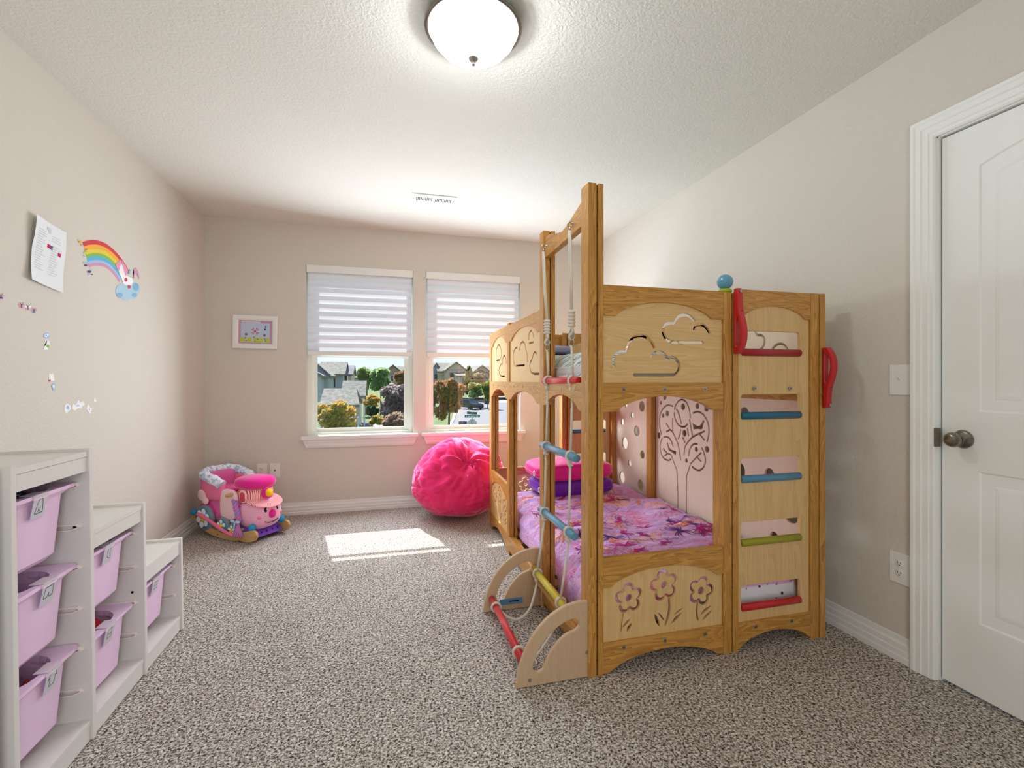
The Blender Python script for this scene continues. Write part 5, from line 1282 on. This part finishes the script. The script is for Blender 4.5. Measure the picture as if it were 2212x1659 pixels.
tree('green_bush', 790, 818, 874, 902, 37, 'dark', 'dark green shrub below the pale one beside the porch', 'bush', 5, 1000, False, False, 11, .12, G1)
tree('autumn_tree', 934, 1004, 806, 907, 40, 'autumn', 'large green and red tree at the left of the right window', 'tree', 9, 4200, True, False, 12, .16, G1)
tree('autumn_tree', 915, 948, 806, 905, 41.5, 'autumn', 'second turning tree partly hidden behind the window edge', 'tree', 6, 1800, True, False, 22, .16, G1)
tree('conifer', 998, 1028, 790, 853, 85, 'dark', 'dark green conifer in the middle of the right window', 'tree', 5, 1800, True, True, 13, .40, G1)
tree('leafy_tree', 1011, 1044, 822, 864, 75, 'light', 'light green small tree behind the parked car', 'tree', 5, 1500, True, False, 14, .32, G1)
tree('leafy_tree', 1040, 1066, 818, 868, 70, 'green', 'green tree at the edge of the bed in the right window', 'tree', 5, 1300, True, False, 15, .30, G1)
tree('rust_bush', 1022, 1044, 805, 842, 95, 'rust', 'dark reddish tree between the conifer and the houses', 'tree', 5, 900, True, False, 16, .40, G1)

def house(label, Y, D, blocks, group='houses along the street'):
    """blocks: (kind, u0, u1, v_ridge, v_eave, v_base, wall, roof, dY) - 'side': ridge across the view, 'gable': gable end faces us"""
    u = blocks[0][1]; e_ = tag(empty('house', (aY(u, Y), Y, GZ)), label, 'house', group); inv = Matrix.Translation(-Vector(e_.location))
    def part(name, bm, mat, par=e_): bmesh.ops.transform(bm, matrix=inv, verts=bm.verts[:]); return obj(name, bm, mat, par)
    for kd, u0, u1, vr, ve, vb, wm, rm, dY in blocks:
        y = Y + dY; x0, x1 = aY(u0, y), aY(u1, y); um = (u0+u1)/2; zr, ze = zY(um, vr, y), zY(um, ve, y); zb = max(GZ, zY(um, vb, y)) if vb else GZ; o_ = .35; th = .25
        if kd == 'side':
            yr = y + D/2
            part('wall', B((x0+.3, y+.5, zb), (x1-.3, y+D-.5, ze)), M[wm])
            bm = bmesh.new(); prism(bm, [(y, ze), (yr, zr), (y+D, ze), (y+D, ze-th), (yr, zr-th), (y, ze-th)], lambda a, b, t: Vector((x0 + (x1-x0)*t, a, b))); part('roof', bm, M[rm])
            bm = bmesh.new(); prism(bm, [(y+.5, ze-.02), (yr, zr-th), (y+D-.5, ze-.02)], lambda a, b, t: Vector((x0+.3 + (x1-x0-.6)*t, a, b))); part('gable_wall', bm, M[wm])
        else:
            xm = (x0+x1)/2
            part('wall', B((x0+o_, y+.4, zb), (x1-o_, y+D-.4, ze)), M[wm])
            bm = bmesh.new(); prism(bm, [(x0, ze), (xm, zr), (x1, ze), (x1, ze-th), (xm, zr-th), (x0, ze-th)], lambda a, b, t: Vector((a, y + D*t, b))); part('roof', bm, M[rm])
            bm = bmesh.new(); prism(bm, [(x0+o_, ze-.05), (xm, zr-th-.02), (x1-o_, ze-.05)], lambda a, b, t: Vector((a, y+.4 + (D-.8)*t, b))); part('gable_wall', bm, M[wm])
        wx = (x1-x0); 
        if ze - zb > 1.2 and wx > 2:
            for i in range(2 if wx > 5 else 1):
                cx = x0 + wx*(.3 + .4*i) if wx > 5 else (x0+x1)/2; h_ = min(1.4, (ze-zb)*.5); fr_ = part('window_frame', B((cx-.6, y+(.40 if kd == 'side' else .30), ze-.5-h_), (cx+.6, y+.5, ze-.5)), M['trimw'])
                bm = B((cx-.5, y+(.37 if kd == 'side' else .27), ze-.4-h_), (cx+.5, y+.45, ze-.6)); part('pane', bm, M['wglass'], fr_)
    return e_
hA = house('grey shingled house with two porch roofs in the left window', 68, 9, [
    ('side', 684, 746, 779, 807, 860, 'siding2', 'shingle', 0), ('side', 746, 763, 787, 808, 840, 'siding', 'shingle2', 2),
    ('gable', 650, 716, 783, 811, 860, 'siding2', 'shingle', -6), ('gable', 640, 700, 796, 812, 870, 'siding2', 'shingle2', -9)])
inv = Matrix.Translation(-Vector(hA.location))
def hpart(name, bm, mat): bmesh.ops.transform(bm, matrix=inv, verts=bm.verts[:]); return obj(name, bm, mat, hA)
for (u0, u1, vt, vb, Y, dY, sk) in ((735, 790, 822, 855, 46, 3.0, 0), (689, 765, 839, 875, 38, 3.0, 3)):
    x0, x1 = aY(u0, Y), aY(u1, Y); zt = zY(u0, vt, Y + dY); zb = zY(u0, vb, Y)
    bm = bmesh.new(); prism(bm, [(Y, zb), (Y+dY, zt), (Y+2*dY, zb), (Y+2*dY, zb-.2), (Y+dY, zt-.2), (Y, zb-.2)], lambda a, b, t: Vector((x0 + (x1-x0)*t + (.4 if sk and t == 1 and b < zt-.5 else 0), a, b))); hpart('porch_roof', bm, M['shingle'])
    hpart('porch_beam', B((x0+.2, Y+.1, zb-.45), (x1-.2, Y+.3, zb-.2)), M['trimw'])
    for fx_ in (.06, .80, .94): 
        xx = x0 + (x1-x0)*fx_; hpart('porch_post', B((xx-.08, Y+.1, GZ), (xx+.08, Y+.26, zb-.4)), M['trimw'])
    hpart('porch_wall', B((x0+.3, Y+2.2, GZ), (x1-.6, Y+5, zb)), M['siding'])
for i in range(5): hpart('stair', B((aY(766, 37), 37 + i*.3, GZ), (aY(781, 37), 37.3 + i*.3, GZ + .2 + i*.18)), M['conc'])
for (u, v) in ((760, 881), (773, 881)): hpart('railing', B((aY(u, 37)-.05, 37, GZ), (aY(u, 37)+.05, 38.6, GZ + 1.6)), M['trimw'])
house('distant house with two grey gables at the right of the left window', 105, 12, [('gable', 826, 872, 787, 806, 845, 'siding3', 'shingle2', 0), ('side', 858, 885, 789, 805, 845, 'siding', 'shingle', 3)])
house('low pale house between the shingled house and the green trees', 120, 10, [('side', 760, 784, 808, 816, 835, 'siding2', 'shingle2', 0)])
house('grey house with a hipped looking roof at the left edge of the right window', 118, 12, [('gable', 928, 958, 783, 803, 850, 'siding2', 'shingle2', 0), ('side', 915, 940, 793, 804, 850, 'siding2', 'shingle', 1)])
house('tan house with the tallest gable in the middle of the right window', 110, 13, [('gable', 962, 1010, 781, 799, 850, 'siding', 'shingle', 0), ('side', 945, 985, 782, 802, 850, 'siding', 'shingle', 5), ('side', 985, 1022, 802, 811, 850, 'siding2', 'shingle', -5)])
house('house with a brown gable beside the conifer, nearer the bed', 104, 12, [('gable', 1022, 1062, 788, 803, 852, 'siding3', 'shingle2', 0), ('side', 1040, 1120, 790, 805, 852, 'siding', 'shingle', 3), ('gable', 1024, 1060, 806, 822, 850, 'siding3', 'shingle2', -9)])
house('long low roofed house seen between the bed posts', 98, 12, [('side', 1095, 1190, 786, 808, 850, 'siding', 'shingle', 0)])
# parked car
Yc = 70; cxx = aY(1015, Yc); car = tag(empty('parked_car', (cxx, Yc, GZ+.04), math.radians(-62)), 'dark grey car parked at the far kerb in the right window', 'car')
carm = plain('dark_grey_car_paint', srgb(52, 58, 68), .25, .4, coat=.6)
bm = bmesh.new(); prism(bm, [(-2.2,.32),(2.2,.32),(2.25,.62),(2.1,.82),(1.2,.95),(-2.0,1.0),(-2.25,.8)], lambda a, b, t: Vector((a, -.88 + 1.76*t, b))); bmesh.ops.bevel(bm, geom=bm.edges[:], offset=.06, segments=2, affect='EDGES'); obj('car_body', bm, carm, car)
bm = bmesh.new(); prism(bm, [(-1.9,.96),(1.15,.93),(.45,1.45),(-1.2,1.48)], lambda a, b, t: Vector((a, (-.80 + 1.6*t)*(1 - (b-.95)*.25), b))); obj('cabin_glass', bm, M['wglass'], car)
bm = bmesh.new(); bx(bm, (-1.25, -.66, 1.44), (.5, .66, 1.50), 0, .03); obj('car_roof', bm, carm, car)
for x in (-1.4, 1.4):
    for y in (-.86, .86): bm = bmesh.new(); cyl(bm, (x, y-.1, .33), (x, y+.1, .33), .33, 20, 0, None, .04); obj('wheel', bm, M['dark'], car)
# street sign with the back of a stop sign
Ys = 30; sx = aY(1020, Ys); zs = zY(1020, 893, Ys)
sg = tag(empty('street_sign', (sx, Ys, GZ)), 'green street name signs above the pale back of a stop sign on one pole', 'street sign'); h = zs - GZ
M['sgreen'] = plain('sign_green', srgb(30, 96, 84), .5); M['swhite'] = plain('sign_lettering', srgb(214, 226, 222), .6); M['sback'] = plain('pale_metal_sign_back', srgb(206, 198, 180), .6)
bm = bmesh.new(); cyl(bm, (0, 0, 0), (0, 0, h+.1), .03, 8); obj('pole', bm, M['steel'], sg)
bm = bmesh.new(); bx(bm, (-.48, -.02, h-.26), (.50, .0, h-.10))
for i, x in enumerate((-.40, -.26, -.17, -.08, .01, .10, .24, .33)): bx(bm, (x, -.024, h-.225), (x+.055, -.020, h-.14), 1)
obj('name_sign', bm, [M['sgreen'], M['swhite']], sg)
bm = bmesh.new(); bx(bm, (-.02, -.45, h-.06), (.0, .45, h+.10)); o = obj('cross_sign', bm, M['sgreen'], sg); o.rotation_euler[2] = math.radians(35)
bm = bmesh.new(); A = align((0, .03, h-.68), (0, 1, 0)) @ Matrix.Rotation(PI/8, 4, 'Z'); lathe(bm, [(0, 0), (.33, 0), (.33, .01), (0, .01)], 8, A, 0, False); obj('stop_sign_back', bm, M['sback'], sg)
# utility box by the tree, planter by the bed edge
o = tag(box('utility_box', (-.35, -.25, 0), (.35, .25, .62), plain('dark_box_plastic', srgb(76, 84, 98), .5), None, .03), 'dark box on the kerb beside the big turning tree', 'utility box'); g = gxy(999.5, 925); o.location = (g[0], g[1], GZ+.03)
o = tag(box('trash_bin', (-.4, -.4, 0), (.4, .4, 1.1), plain('dark_bin_plastic', srgb(60, 66, 66), .5), None, .05), 'dark bin standing by the lawn near the bed edge in the right window', 'bin'); g = gxy(1051, 873); o.location = (g[0], g[1], GZ+.03)
